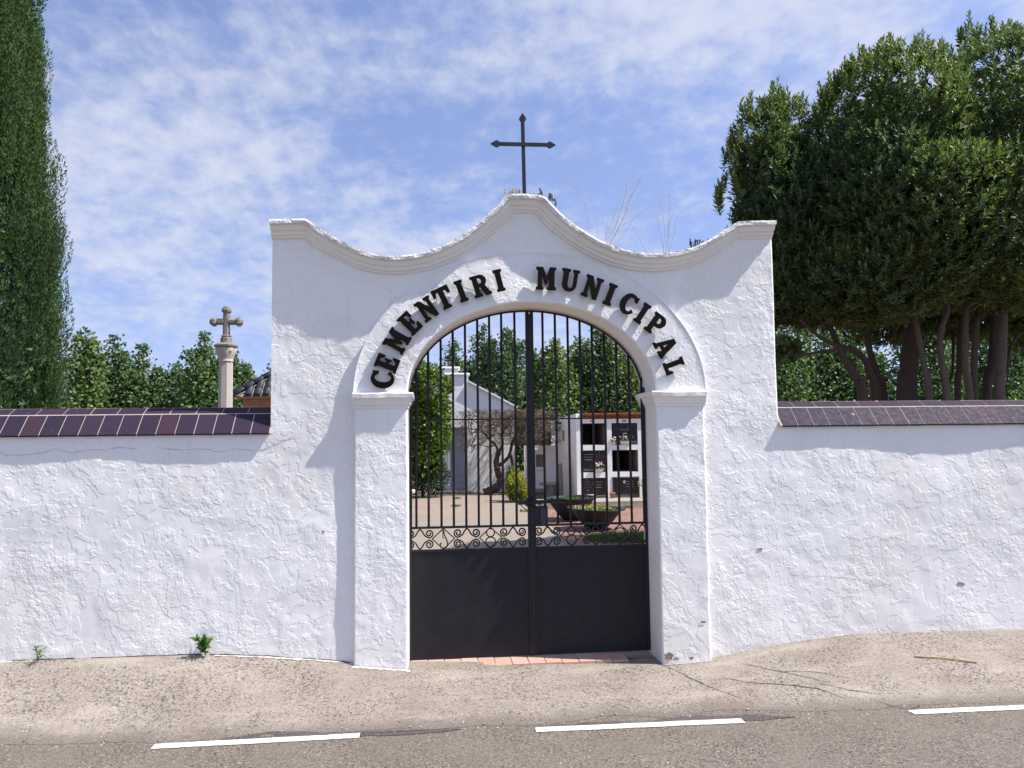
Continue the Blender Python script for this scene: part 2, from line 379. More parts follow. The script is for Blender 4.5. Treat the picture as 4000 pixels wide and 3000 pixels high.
def wallrelief(x, z):
    x = np.asarray(x); z = np.asarray(z)
    base = .006*vnoise(x*1.1, z*1.3, 3) + .0028*vnoise(x*2.7, z*2.9, 5)
    f = fbm(x*5.5+.6*vnoise(x*3, z*3, 31), z*5.5, 4, 11)
    ter = .0012*(np.clip((f-.02)/.05, 0, 1)+np.clip((f+.38)/.05, 0, 1)+np.clip((f-.4)/.05, 0, 1))
    return -(base + ter + .0005*fbm(x*16, z*16, 3, 21))
def slab(name, xs, zb, zt, yf, yb, nz, m, parent=None, rel=1.0, yfun=None):
    xs = np.asarray(xs, float); nx = len(xs)
    zb = np.broadcast_to(np.asarray(zb, float), (nx,)); zt = np.broadcast_to(np.asarray(zt, float), (nx,))
    t = np.linspace(0, 1, nz); Z = zb[:, None] + (zt-zb)[:, None]*t[None]; X = np.repeat(xs[:, None], nz, 1)
    Y = yf + rel*wallrelief(X, Z)
    if yfun is not None: Y = Y + yfun(X, Z)
    V = np.stack([X, Y, Z], 2).reshape(-1, 3); F = []
    idx = lambda i, j: i*nz+j
    for i in range(nx-1):
        for j in range(nz-1): F.append((idx(i, j), idx(i+1, j), idx(i+1, j+1), idx(i, j+1)))
    b0 = nx*nz
    def ringadd(front, back):
        nonlocal V
        b = len(V); V = np.vstack([V, V[front], np.array(back)]); return list(range(b, b+len(front))), list(range(b+len(front), b+len(front)+len(back)))
    tf, tb = ringadd([idx(i, nz-1) for i in range(nx)], [(xs[i], yb, zt[i]) for i in range(nx)])
    bf, bb = ringadd([idx(i, 0) for i in range(nx)], [(xs[i], yb, zb[i]) for i in range(nx)])
    for i in range(nx-1):
        F.append((tf[i], tf[i+1], tb[i+1], tb[i])); F.append((bf[i+1], bf[i], bb[i], bb[i+1])); F.append((bb[i+1], bb[i], tb[i], tb[i+1]))
    lf_, lb_ = ringadd([idx(0, j) for j in range(nz)], [(xs[0], yb, zt[0]), (xs[0], yb, zb[0])])
    F.append(tuple(lf_+lb_))
    rf_, rb_ = ringadd([idx(nx-1, j) for j in range(nz)], [(xs[-1], yb, zt[-1]), (xs[-1], yb, zb[-1])])
    F.append(tuple(rb_[::-1]+rf_[::-1]))
    o = mk(name, V, F, m, parent); sm = np.zeros(len(o.data.polygons), dtype=bool); sm[:(nx-1)*(nz-1)] = True
    o.data.polygons.foreach_set('use_smooth', sm); return o
def leaves(name, Pt, D, Nn, Ln, W, m, parent=None, fold=.12):
    Pt = np.asarray(Pt, float); D = np.asarray(D, float); D = D/(np.linalg.norm(D, axis=1)[:, None]+1e-9)
    Nn = np.asarray(Nn, float); Sd = np.cross(D, Nn); Sd /= np.linalg.norm(Sd, axis=1)[:, None]+1e-9
    Nn = np.cross(Sd, D); Ln = np.broadcast_to(np.asarray(Ln, float), (len(Pt),))[:, None]; W = np.broadcast_to(np.asarray(W, float), (len(Pt),))[:, None]
    mid = Pt + D*Ln*.45 + Nn*Ln*fold
    V = np.stack([Pt, mid+Sd*W*.5, Pt+D*Ln, mid-Sd*W*.5], 1).reshape(-1, 3)
    F = np.arange(len(Pt)*4).reshape(-1, 4); return mk(name, V, F, m, parent)
def runit(n):
    v = rng.normal(size=(n, 3)); return v/np.linalg.norm(v, axis=1)[:, None]

# ------------------------------------------------------------------ the setting: ground, road, pavement, courtyard
def sheet(name, poly, z, m, kind='structure', parent=None):
    return tag(mk(name, [(x, y, z) for x, y in poly], [tuple(range(len(poly)))], m, parent), kind=kind)
sheet('ground', [(-400, -400), (400, -400), (400, 600), (-400, 600)], -.16, M_FIELD)
road = sheet('road', [(-60, -7.6), (60, -7.6), (60, -.55), (-60, -.55)], -.05, M_ROAD)
bx_ = np.array([-9, -3.14, -1.72, -1.30, -.75, -.596, -.19, .6, 1.3, 1.795, 2.214, 2.778, 3.453, 4.93, 9])
bz_ = np.array([.20, .226, .219, .192, .135, .104, .058, .020, .004, .006, .032, .119, .174, .150, .13])
def basez(x): 
    x = np.asarray(x, float); return (np.interp(x-.06, bx_, bz_)+2*np.interp(x, bx_, bz_)+np.interp(x+.06, bx_, bz_))/4
ex_ = [(0, 1603), (250, 1606), (560, 1592), (760, 1580), (1000, 1570), (1180, 1560), (1300, 1545), (1420, 1549), (1560, 1534), (1800, 1532), (2000, 1524), (2212, 1516)]
EP = np.array([G(a*k, b*k, -.046) for a, b in ex_])
def edgey(x):
    x = np.asarray(x, float); return np.interp(x, EP[:, 0], EP[:, 1]) + .035*fbm(x*3.1, x*0+2.2, 4, 9)
def pavez(x, y):
    e = edgey(x); s = np.clip((y-e)/(0-e), 0, 1.0); s2 = s**1.12
    return basez(x)*s2 + (-.043)*(1-s2) + .004*fbm(x*2.2, y*2.2, 3, 4)*np.clip(s*4, 0, 1)
xs = np.concatenate([np.linspace(-14, -3.6, 40), np.arange(-3.55, 5.4, .03), np.linspace(5.5, 14, 40)]); ts = np.linspace(0, 1, 34)
V = []; F = []
for i, x in enumerate(xs):
    e = float(edgey(x)); yb = .16 if -.20 < x < 1.82 else .03
    for t in ts:
        y = e + (yb-e)*t; V.append((x, y, float(pavez(x, min(y, 0)))))
    V[-len(ts)] = (x, e-.004, -.0485)
for i in range(len(xs)-1):
    for j in range(len(ts)-1): a = i*len(ts)+j; F.append((a, a+len(ts), a+len(ts)+1, a+1))
pave = tag(mk('pavement', V, F, M_PAVE, None, True), kind='structure')
V_ = np.array(V); at_ = pave.data.attributes.new('road_edge', 'FLOAT', 'POINT'); at_.data.foreach_set('value', np.clip(1-(V_[:, 1]-edgey(V_[:, 0]))/.28, 0, 1).astype(np.float32))
# asphalt smeared over the edge of the concrete
def patch(name, pix, m, dz, parent, z0=None):
    pts = [G(a*k, b*k, -.03) for a, b in pix]; n = len(pts)
    pts = np.array([(p[0]+.02*random.uniform(-1, 1), p[1]+.012*random.uniform(-1, 1)) for p in smoothpath([(q[0], q[1], 0) for q in pts+[pts[0]]], 5)[:-1, :2]])
    c = pts.mean(0); V = [(c[0], c[1], 0)] + [(x, y, 0) for x, y in pts]
    V = [(x, y, max(float(pavez(x, y)) if y > edgey(x) else -.05, -.05)+dz) for x, y, _ in V]
    return mk(name, V, [(0, 1+i, 1+(i+1) % len(pts)) for i in range(len(pts))], m, parent)
patch('asphalt_smear', [(1395, 1552), (1460, 1543), (1545, 1540), (1650, 1538), (1720, 1543), (1640, 1549), (1520, 1556), (1430, 1563)], M_TAR, .0035, pave)
patch('asphalt_smear', [(470, 1592), (580, 1581), (700, 1576), (830, 1573), (1000, 1569), (860, 1581), (700, 1588), (560, 1598)], M_TAR, .0035, pave)
patch('asphalt_smear', [(1150, 1565), (1260, 1556), (1400, 1552), (1430, 1560), (1250, 1568)], M_TAR, .003, pave)
# cracks in the concrete
def crack(pix, wdt):
    pts = np.array([PDg(a, b) for a, b in pix]); pts = smoothpath(np.c_[pts, np.zeros(len(pts))], 5)[:, :2]
    pts = pts + rng.normal(size=pts.shape)*.004; V = []; F = []
    for i, (x, y) in enumerate(pts):
        ww = wdt*(.35+.65*math.sin(math.pi*i/(len(pts)-1)))*random.uniform(.5, 1.3)
        for s_ in (-1, 1): V.append((x, y+s_*ww, float(pavez(x, y+s_*ww))+.003))
        if i: a = 2*i-2; F.append((a, a+2, a+3, a+1))
    return mk('crack', V, F, M_CRACK, pave)
def PDg(a, b):                  # pixel to the sloping pavement
    z = .0
    for _ in range(25):
        p = G(a*k, b*k, z); z = .5*z+.5*float(pavez(p[0], min(p[1], 0)))
    return p[:2]
crack([(1420, 1432), (1455, 1447), (1500, 1468), (1550, 1490), (1600, 1508)], .009)
crack([(1560, 1464), (1620, 1475), (1690, 1479), (1760, 1487), (1800, 1500), (1838, 1514)], .006)
crack([(1590, 1430), (1650, 1444), (1720, 1458), (1790, 1474)], .005)
crack([(1780, 1478), (1830, 1490), (1900, 1500)], .004)
crack([(1690, 1450), (1760, 1452), (1840, 1466)], .003)
crack([(1880, 1509), (1960, 1530), (1990, 1523)], .006)
crack([(1735, 1558), (1640, 1562), (1560, 1566)][::-1], .003) if False else None
# the dark joint between wall and pavement, left of the gate
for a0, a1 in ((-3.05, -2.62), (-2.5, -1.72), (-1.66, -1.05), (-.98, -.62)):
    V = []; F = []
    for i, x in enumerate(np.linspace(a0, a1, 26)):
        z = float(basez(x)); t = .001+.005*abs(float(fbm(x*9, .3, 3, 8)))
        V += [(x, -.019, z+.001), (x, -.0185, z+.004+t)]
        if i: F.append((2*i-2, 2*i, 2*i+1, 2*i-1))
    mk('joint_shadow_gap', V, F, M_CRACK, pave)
# painted dashes
for (x0, y0, h0), (x1, y1, h1) in (((-270, 1640, 14), (-110, 1634, 13)), ((330, 1612, 13), (777, 1588, 12)), ((1157, 1576, 12), (1605, 1556, 11)), ((1968, 1538, 10), (2420, 1518, 10))):
    a = G(x0*k, y0*k, -.045); b = G(x1*k, y1*k, -.045)
    n = 40; V = []; F = []
    for i in range(n+1):
        t = i/n; x = a[0]+(b[0]-a[0])*t; y = a[1]+(b[1]-a[1])*t
        jj = .003*random.uniform(-1, 1)
        V += [(x, y-.040+jj, -.0455), (x, y+.040+jj, -.0455)]
        if i: F.append((2*i-2, 2*i, 2*i+1, 2*i-1))
    mk('painted_dash', V, F, M_PAINT, road)
# courtyard behind the wall
sheet('courtyard_soil', [(-16, .16), (22, .16), (22, 27), (-16, 27)], -.012, M_SOIL)
gp = [(2300, 2620), (2262, 2180), (2195, 2102), (2100, 2022), (2130, 1990), (2900, 1985)]
gpts = [tuple(G(a, b)[:2]) for a, b in gp[1:-1]]
sheet('gravel_bed', [(1.9, .5), gpts[0], gpts[1], gpts[2], gpts[3], (9.5, 13.4), (9.5, .5)], -.004, M_GRAVEL)
pp = [(1405, 1932), (1900, 1930), (2002, 1938), (2050, 1985), (2090, 2018), (2192, 2100), (2258, 2178)]
pth = [(-.9, .17), (-.9, 4.0), tuple(G(1405, 2050)[:2])] + [tuple(G(a, b)[:2]) for a, b in pp] + [(1.88, .5), (1.88, .17)]
tag(mk('courtyard_path', [(x, y, .008) for x, y in pth], [tuple(range(len(pth)-1, -1, -1))], M_PATH), kind='structure')
# concrete edging of the path
kb = MB(); E_ = [(1.9, .55)] + [tuple(G(a, b)[:2]) for a, b in reversed(pp[2:])]
for (xa, ya), (xb, yb) in zip(E_[:-1], E_[1:]):
    kb.tube([(xa, ya, .01), (xb, yb, .01)], .035, 4)
tag(kb.build('path_kerb', M_APRON), kind='structure')

# ------------------------------------------------------------------ the gateway
gw = thing('gateway', 'whitewashed arched cemetery gateway with wavy parapet and dark lettering round the arch', 'gateway')
XL, XR = -1.235, 2.853
YB = .40
XC, ZS = .81, 2.163; A1, B1 = .995, .727; A2, B2 = 1.412, 1.135
# parapet line (front edge of the cornice lip)
lip = [(1000+a/2.212, 700+b/2.212) for a, b in ((133,346),(270,341),(405,337),(445,344),(560,430),(720,521),(880,600),(1030,645),(1180,661),(1330,650),(1480,620),(1640,560),(1800,470),(1950,347),(2100,215))]
lip += [(1974, 762), (1990, 758), (2041, 756), (2110, 760), (2130, 768)]
lip += [(2000+a/2.1067, 700+b/2.1067) for a, b in ((400,277),(560,402),(720,500),(880,565),(1040,601),(1180,610),(1340,597),(1500,556),(1640,490),(1760,411),(1858,346),(1990,340),(2130,336))]
LP = np.array([P(a, b, -.117)[[0, 2]] for a, b in lip])
LP[0, 0] = XL-.004; LP[-1, 0] = XR+.004
dd = np.r_[0, np.cumsum(np.linalg.norm(np.diff(LP, axis=0), axis=1))]
tt = np.arange(0, dd[-1], .012); PX = np.interp(tt, dd, LP[:, 0]); PZ = np.interp(tt, dd, LP[:, 1])
ker = np.hanning(11); ker /= ker.sum()
PXs = np.convolve(np.pad(PX, 5, 'edge'), ker, 'valid'); PZs = np.convolve(np.pad(PZ, 5, 'edge'), ker, 'valid')
PXs[0] = PX[0]; PXs[-1] = PX[-1]
def topz(x): return np.interp(x, PXs, PZs)
nxx = np.concatenate([np.linspace(XL, XR-.03, 262), np.linspace(XR-.022, XR, 7)])
def archz(x, a, b): 
    u = np.clip((np.asarray(x)-XC)/a, -1, 1); return ZS + b*np.sqrt(1-u*u)
inop = np.abs(nxx-XC) < A1+.14
zb = np.where(inop, archz(nxx, A1+.14, B1+.14), -.25)
slab('wall_body', nxx, zb, topz(nxx)-.06, 0.0, YB, 190, M_PLASTER, gw, 1.0, lambda X, Z: .016*np.clip((X-(XR-.018))/.018, 0, 1)**2*np.clip((Z-1.95)/.06, 0, 1))
# cornice: lip, cove and fillets swept along the parapet
def sweep(name, prof, m, rough=0.0, parent=None):
    n = len(PXs); tx = np.gradient(PXs); tz = np.gradient(PZs); l = np.hypot(tx, tz); nx_, nz_ = tz/l, -tx/l     # points down
    V = []; F = []; m_ = len(prof)
    for i in range(n):
        for j, (d, y) in enumerate(prof):
            rr = rough*fbm(tt[i]*16+j*3.7, j*1.3+.2, 4, 40+j) if rough else 0
            r2 = rough*fbm(tt[i]*21+j*2.1, j*2.3+.7, 4, 60+j) if rough else 0
            ex = nx_[i]*(d+r2*(.6 if d == 0 else .3)); 
            if i in (0, n-1): ex = 0
            V.append((PXs[i]+ex, y+rr*(1 if y < .1 else 0), PZs[i]+nz_[i]*(d+r2*(.6 if d == 0 else .3))))
    for i in range(n-1):
        for j in range(m_): a = i*m_+j; b = i*m_+(j+1) % m_; F.append((a, a+m_, b+m_, b))
    F += [tuple(range(m_)), tuple(range(n*m_-1, n*m_-m_-1, -1))]
    return mk(name, V, F, m, parent)
sweep('cornice_lip', [(0, YB+.02), (0, .1), (-.003, -.06), (0, -.116), (.015, -.119), (.034, -.116), (.036, -.07), (.036, YB+.02)], M_LIP, .0035, gw)
sweep('cornice_cove', [(.034, YB+.012), (.034, -.086), (.050, -.083), (.070, -.070), (.074, -.067), (.0745, -.050), (.100, -.045), (.1045, -.042), (.105, -.026), (.122, -.023), (.1255, -.020), (.1255, YB+.012)], M_TRIM, .0014, gw)
# archivolt
nT, nR = 150, 14; V = []; F = []
for i in range(nT):
    th = math.pi*i/(nT-1); c, s_ = math.cos(th), math.sin(th); row = []
    for j in range(nR):
        u = (0, .012, .05, .12, .2, .28, .36, .45, .55, .65, .75, .86, .975, 1.0)[j]; x = XC-c*(A1+(A2-A1)*u); z = ZS+s_*(B1+(B2-B1)*u)
        yo = -.045*(1-u) - (.016+.030*abs(c)**.7)*u
        row.append((x, yo + .8*float(wallrelief(x, z)) - .004*(u > .98), z))
    row[0] = (row[0][0], row[0][1]+.006, row[0][2])
    x1, z1 = row[-1][0], row[-1][2]; x0, z0 = row[0][0], row[0][2]
    row += [(x1, .03, z1), (x1, YB+.01, z1), (x0, YB+.01, z0), (x0-c*.003*random.uniform(-1, 1), .2, z0)]
    V += row
m_ = nR+4
for i in range(nT-1):
    for j in range(m_): F.append((i*m_+j, i*m_+(j+1) % m_, (i+1)*m_+(j+1) % m_, (i+1)*m_+j))
F += [tuple(range(m_-1, -1, -1)), tuple(range((nT-1)*m_, nT*m_))]
av = mk('archivolt', V, F, M_PLASTER, gw); av.data.polygons.foreach_set('use_smooth', np.array([len(p.vertices) == 4 and 1 <= (p.index % m_) < nR-2 and p.index < (nT-1)*m_ for p in av.data.polygons]))
# pilasters and imposts
for nm, xa, xb, inner in (('pilaster', XC-A2+.006, XC-A1-.0, 1), ('pilaster', XC+A1, XC+A2-.016, -1)):
    px = np.concatenate([np.linspace(xa, xa+.02, 6), np.linspace(xa+.03, xb-.03, 28), np.linspace(xb-.02, xb, 6)])
    rnd = lambda X, Z, xa=xa, xb=xb: .016*np.clip((X-(xb-.016-.004*vnoise(Z*9, Z*0, 91)))/.018, 0, 1)**2 + .010*np.clip((xa+.012-X)/.012, 0, 1)**2
    slab(nm, px, -.2, 2.075, -.045, YB+.008, 150, M_PLASTER, gw, .9, rnd)
    b = MB(); rings = []
    for z, e in ((2.048, .008), (2.073, .010), (2.0735, .020), (2.086, .022), (2.106, .028), (2.126, .035), (2.1275, .036), (2.1278, .050), (2.158, .053), (2.168, .047)):
        x0, x1 = (xa-.010, xb+e*.9) if inner == 1 else (xa-e*.9, xb+.008); y0 = -.047-e
        ring = []; nn = 26
        for i in range(nn):
            x = x0+(x1-x0)*i/(nn-1); ring.append((x, y0+.0022*float(fbm(x*14, z*30, 3, 70)), z+.0035*float(fbm(x*9, z*11, 3, 71))))
        ring += [(x1, YB+.012, z), (x0, YB+.012, z)]; rings.append(ring)
    b.loft(rings).build('impost', M_TRIM, gw)
# ---- the letters
def arc(cx_, cy_, rx, ry, a0, a1, n=12):
    return [(cx_+rx*math.cos(math.radians(a0+(a1-a0)*i/n)), cy_+ry*math.sin(math.radians(a0+(a1-a0)*i/n))) for i in range(n+1)]
GL = {
 'I': (.38, [[(0,0),(.38,0),(.38,.09),(.31,.15),(.31,.85),(.38,.91),(.38,1),(0,1),(0,.91),(.07,.85),(.07,.15),(0,.09)]]),
 'T': (.80, [[(.2,0),(.6,0),(.6,.09),(.52,.15),(.52,.84),(.62,.84),(.70,.64),(.80,.64),(.80,1),(0,1),(0,.64),(.1,.64),(.18,.84),(.28,.84),(.28,.15),(.2,.09)]]),
 'L': (.62, [[(0,0),(.62,0),(.62,.32),(.53,.32),(.44,.15),(.31,.15),(.31,.86),(.39,.91),(.39,1),(0,1),(0,.91),(.08,.86),(.08,.14),(0,.09)]]),
 'E': (.64, [[(0,0),(.64,0),(.64,.32),(.55,.32),(.46,.14),(.31,.14),(.31,.44),(.40,.44),(.43,.35),(.51,.35),(.51,.66),(.43,.66),(.40,.57),(.31,.57),(.31,.86),(.44,.86),(.53,.69),(.62,.69),(.62,1),(0,1),(0,.91),(.08,.87),(.08,.13),(0,.09)]]),
 'M': (.88, [[(0,0),(.32,0),(.32,.09),(.25,.14),(.25,.68),(.41,.25),(.48,.25),(.58,.62),(.58,.14),(.5,.09),(.5,0),(.88,0),(.88,.09),(.81,.14),(.81,.86),(.88,.91),(.88,1),(.6,1),(.46,.58),(.29,1),(0,1),(0,.91),(.08,.86),(.08,.14),(0,.09)]]),
 'N': (.82, [[(0,0),(.32,0),(.32,.09),(.25,.14),(.25,.66),(.55,0),(.74,0),(.74,.86),(.82,.91),(.82,1),(.50,1),(.50,.91),(.58,.86),(.58,.42),(.29,1),(0,1),(0,.91),(.09,.86),(.09,.14),(0,.09)]]),
 'U': (.80, [[(0,1),(0,.91),(.08,.86),(.08,.3)] + arc(.40,.31,.32,.31,180,360)[1:-1] + [(.72,.3),(.72,.86),(.80,.91),(.80,1),(.50,1),(.50,.91),(.57,.86),(.57,.3)] + arc(.44,.31,.13,.17,0,-180)[1:-1] + [(.31,.3),(.31,.86),(.38,.91),(.38,1)]]),
 'A': (.84, [[(0,0),(.31,0),(.31,.09),(.25,.12),(.28,.24),(.50,.24),(.53,.12),(.46,.09),(.46,0),(.84,0),(.84,.09),(.78,.13),(.53,1),(.30,1),(.08,.13),(0,.09)], [(.32,.37),(.39,.66),(.46,.37)]]),
 'P': (.72, [[(0,0),(.40,0),(.40,.09),(.31,.14),(.31,.41),(.42,.41)] + arc(.42,.705,.30,.295,-80,80) + [(.42,1),(0,1),(0,.91),(.08,.86),(.08,.14),(0,.09)], [(.31,.87),(.38,.87)] + arc(.38,.715,.12,.155,80,-80) + [(.38,.56),(.31,.56)]]),
 'R': (.82, [[(0,0),(.38,0),(.38,.09),(.31,.14),(.31,.43),(.38,.43),(.55,0),(.82,0),(.82,.09),(.75,.13),(.60,.47)] + arc(.42,.72,.30,.28,-42,85) + [(.42,1),(0,1),(0,.91),(.08,.86),(.08,.14),(0,.09)], [(.31,.87),(.38,.87)] + arc(.38,.725,.12,.145,80,-80) + [(.38,.58),(.31,.58)]]),
 'C': (.74, [[(.74,.70),(.74,.96),(.66,.93)] + arc(.41,.5,.41,.5,62,318,26) + [(.73,.22),(.60,.30)] + arc(.46,.5,.20,.36,-45,-308,22)[0:] + [(.63,.70)]]),
}
LET = [('C',1400,1000,3.0167,284,1458,85,268,170),('E',1400,1000,3.0167,338,1262,69,262,0),('M',1400,1000,3.0167,455,1000,61,262,0),('E',1400,1000,3.0167,605,792,46,262,0),
 ('N',1400,1000,3.0167,808,624,35.5,252,0),('T',1400,1000,3.0167,1000,497,26,258,0),('I',1400,1000,3.0167,1209,414,21,255,0),('R',1400,1000,3.0167,1440,348,17,250,0),('I',1400,1000,3.0167,1657,288,14,255,0),
 ('M',2080,1000,3.0169,160,265,-1.5,262,0),('U',2080,1000,3.0169,440,287,-9,258,0),('N',2080,1000,3.0169,705,370,-18.8,255,0),('I',2080,1000,3.0169,914,453,-21.4,255,0),('C',2080,1000,3.0169,1130,560,-28,250,0),
 ('I',2080,1000,3.0169,1294,675,-34.5,248,0),('P',2080,1000,3.0169,1455,808,-37,248,0),('A',2080,1000,3.0169,1572,1062,-61,245,0),('L',2080,1000,3.0169,1672,1297,-69,240,0)]
def letter(ch, x, z, rot, h):
    wd, polys = GL[ch]
    cu = bpy.data.curves.new('letter', 'CURVE'); cu.dimensions = '2D'; cu.fill_mode = 'BOTH'; cu.extrude = .0105; cu.bevel_depth = .0025; cu.bevel_resolution = 1; cu.offset = -.001
    for pl in polys:
        sp = cu.splines.new('POLY'); sp.points.add(len(pl)-1); sp.use_cyclic_u = True
        for q_, (a, b) in zip(sp.points, pl): q_.co = ((a-wd/2)*h, (b-.5)*h, 0, 1)
    t = bpy.data.objects.new('tmp', cu); COL.objects.link(t)
    dg = bpy.context.evaluated_depsgraph_get(); me = bpy.data.meshes.new_from_object(t.evaluated_get(dg)); bpy.data.objects.remove(t)
    me.name = 'letter'; me.materials.clear(); me.materials.append(M_LETTER)
    o = inst('letter', me, gw, (x, -.078, z), (math.radians(90), -math.radians(rot), 0)); o['label'] = 'dark brown raised letter ' + ch
    return o
for ch, ox, oy, sc, a, b, rot, hp, wp in LET:
    p = P(ox+a/sc, oy+b/sc, -.078); letter(ch, p[0], p[2], rot-.7, hp/sc/FOC*math.dist(p, CAM)*1.0)
    # two short studs hold each letter off the plaster
# ---- threshold of terracotta tiles
th_ = thing('threshold', 'row of worn terracotta tiles along the foot of the gate', 'threshold')
x = XC-A1+.01; i = 0
mb = MB().box(XC-A1+.003, 1.60, .075, .30, -.2, .0); mb.build('mortar_bed', M_APRON, th_)
tm = MB().cbox(-.0655, .0655, -.10, .10, -.02, .012, .004).build('tile', M_TERRA, th_); tm.location = (x+.066, .18, .018)
for i in range(1, 13):
    zz_ = .018-.0006*i+.003*random.uniform(-1, 1)
    if x+.066+i*.134 < 1.62:
        t = inst('tile', tm.data, th_, (x+.066+i*.134, .18+.003*random.uniform(-1, 1), zz_), (0, 0, .01*random.uniform(-1, 1)))

# ------------------------------------------------------------------ side walls with tiled coping
def sidewall(label, x0, x1, zbk, seed, lean, first, rp):
    w_ = thing('perimeter_wall', label, 'wall', group='cemetery walls either side of the gateway')
    n = int((x1-x0)/.02); xs_ = np.linspace(x0, x1, n)
    bul = lambda X, Z: -.018*np.exp(-((X-4.15)/.45)**2)*np.clip((Z-1.0)/.5, 0, 1)*0 + .014*np.exp(-((X-4.35)/.55)**2-((Z-1.62)/.22)**2) + .010*np.exp(-((X+3.0)/.35)**2-((Z-1.6)/.2)**2)
    slab('wall_body', xs_, -.25, zbk-.003, 0.0, .34, 95, M_PLASTER, w_, 1.0, bul)
    # mortar core under the tiles, a hair below their faces
    yA, zA, yB_, zB_, yC, zC = -.030, zbk, .10, zbk+.152, .20, zbk+.207
    core = [(yA-.0060, zA-.0005), (yB_, zB_+.0028), (yC, zC+.0005), (.30, zB_-.004), (.37, zA-.004)]
    mb = MB(); mb.loft([[(xx, y, z) for y, z in core] for xx in (x0, x1)]).build('coping_mortar', M_GROUT, w_)
    def plate(nm, wdt, ya, za, yb, zb2, th, xc, proto=None):
        if proto is None:
            d = np.array([yb-ya, zb2-za]); l = np.linalg.norm(d); d /= l; nrm = np.array([-d[1], d[0]])
            pts = []
            g = .0034; r = .003
            b = MB(); rings = []
            for u, off in ((g, -.012), (g, th-.002), (g+r, th), (l-g-r, th), (l-g, th-.002), (l-g, -.012)):
                rings.append([(xx, ya+d[0]*u+nrm[0]*off, za+d[1]*u+nrm[1]*off) for xx in (-wdt/2+g, wdt/2-g)])
            V = [p for r_ in rings for p in r_]; F = [(2*i, 2*i+1, 2*i+3, 2*i+2) for i in range(5)] + [(0, 2, 4, 6, 8, 10), (1, 11, 9, 7, 5, 3), (0, 10, 11, 1)]
            o = mk(nm, V, F, M_TILE, w_); o.location.x = xc; return o
        return inst(nm, proto.data, w_, (xc, random.uniform(-.0012, .0012), random.uniform(-.0008, .0008)))
    W1 = .1392; pr = None; i = 0; xx = first
    while x0-.02 < xx-W1/2 and xx+W1/2 < x1+.02:
        pr = plate('coping_tile', W1, yA-.008, zA-.006, yB_, zB_, .004, xx, pr); xx += W1*lean
    W2 = .1955; pr = None; xx = rp
    while x0-.03 < xx-W2/2 and xx+W2/2 < x1+.03:
        pr = plate('ridge_tile', W2, yB_+.002, zB_+.003, yC, zC, .003, xx, pr); xx += W2*lean
    pr = None; xx = first
    while x0-.02 < xx-W1/2 and xx+W1/2 < x1+.02:      # the slope on the courtyard side
        if pr is None:
            pr = plate('back_coping_tile', W1, .378, zA-.006, .205, zB_+.03, -.012, xx); 
        else: pr = plate('back_coping_tile', W1, 0, 0, 0, 0, 0, xx, pr)
        xx += W1*lean
    return w_
wl = sidewall('white plastered wall with dark red tile coping left of the gateway', -7.5, XL-.0004, 1.866, 1, -1, XL-.003-.0696, XL-.101)
wr = sidewall('white plastered wall with grey purple tile coping right of the gateway', XR+.0004, 9.0, 1.880, 2, 1, XR+.016+.0696, XR+.10)
# two flakes of bare terracotta on the right-hand coping
for (px_, py_, rr, (ya, za, yb2, zb3)) in ((3332, 1620, .015, (-.038, 1.874, .10, 2.032)), (3424, 1569, .013, (.102, 2.035, .20, 2.087))):
    dy_, dz_ = yb2-ya, zb3-za; l = math.hypot(dy_, dz_); dy_, dz_ = dy_/l, dz_/l; ny_, nz2 = -dz_, dy_
    r_ = ray(px_, py_); t_ = ((ya-CAM[1])*ny_+(za-CAM[2])*nz2)/(r_[1]*ny_+r_[2]*nz2); p = CAM+r_*t_; d = []
    for i in range(14):
        a = 2*math.pi*i/14; q_ = rr*random.uniform(.75, 1.2); d.append((p[0]+q_*math.cos(a), p[1]+dy_*q_*math.sin(a)+ny_*.0052, p[2]+dz_*q_*math.sin(a)+nz2*.0052))
    mk('bare_terracotta_chip', d, [tuple(range(14))], M_POT, wr)

# ------------------------------------------------------------------ iron cross on the parapet
ic = thing('iron_cross', 'black wrought iron cross with pointed ends on top of the gateway', 'cross')
def cp(a, b): return P(1800+a/3.318, 400+b/3.318, .05)
top, bot, lf, rt = cp(798, 140), cp(824, 1200), cp(385, 538), cp(1228, 557)
def spear(a, b, w_, name, tips=(True, True)):
    a = np.array(a); b = np.array(b); l = np.linalg.norm(b-a); d = (b-a)/l; n_ = np.array([d[2], 0, -d[0]]); h = w_
    st = []
    if tips[0]: st += [(0, .0006), (.045, h*1.95), (.055, h*1.95), (.075, h)]
    else: st += [(-.06, h)]
    if tips[1]: st += [(l-.075, h), (l-.055, h*1.95), (l-.045, h*1.95), (l, .0006)]
    else: st += [(l+.06, h)]
    rings = [[tuple(a+d*s_+n_*q_+np.array([0, y, 0])) for q_, y in ((-q0, -.009), (q0, -.009), (q0, .009), (-q0, .009))] for s_, q0 in st]
    return MB().loft(rings).build(name, M_CROSSIRON, ic)
spear(top, bot, .0145, 'upright', (True, False)); spear(lf-np.array([0, .004, 0]), rt-np.array([0, .004, 0]), .0142, 'crossbar')
MB().box(bot[0]-.03, bot[0]+.03, .02, .08, bot[2]-.04, bot[2]-.012).build('base_plate', M_CROSSIRON, ic)

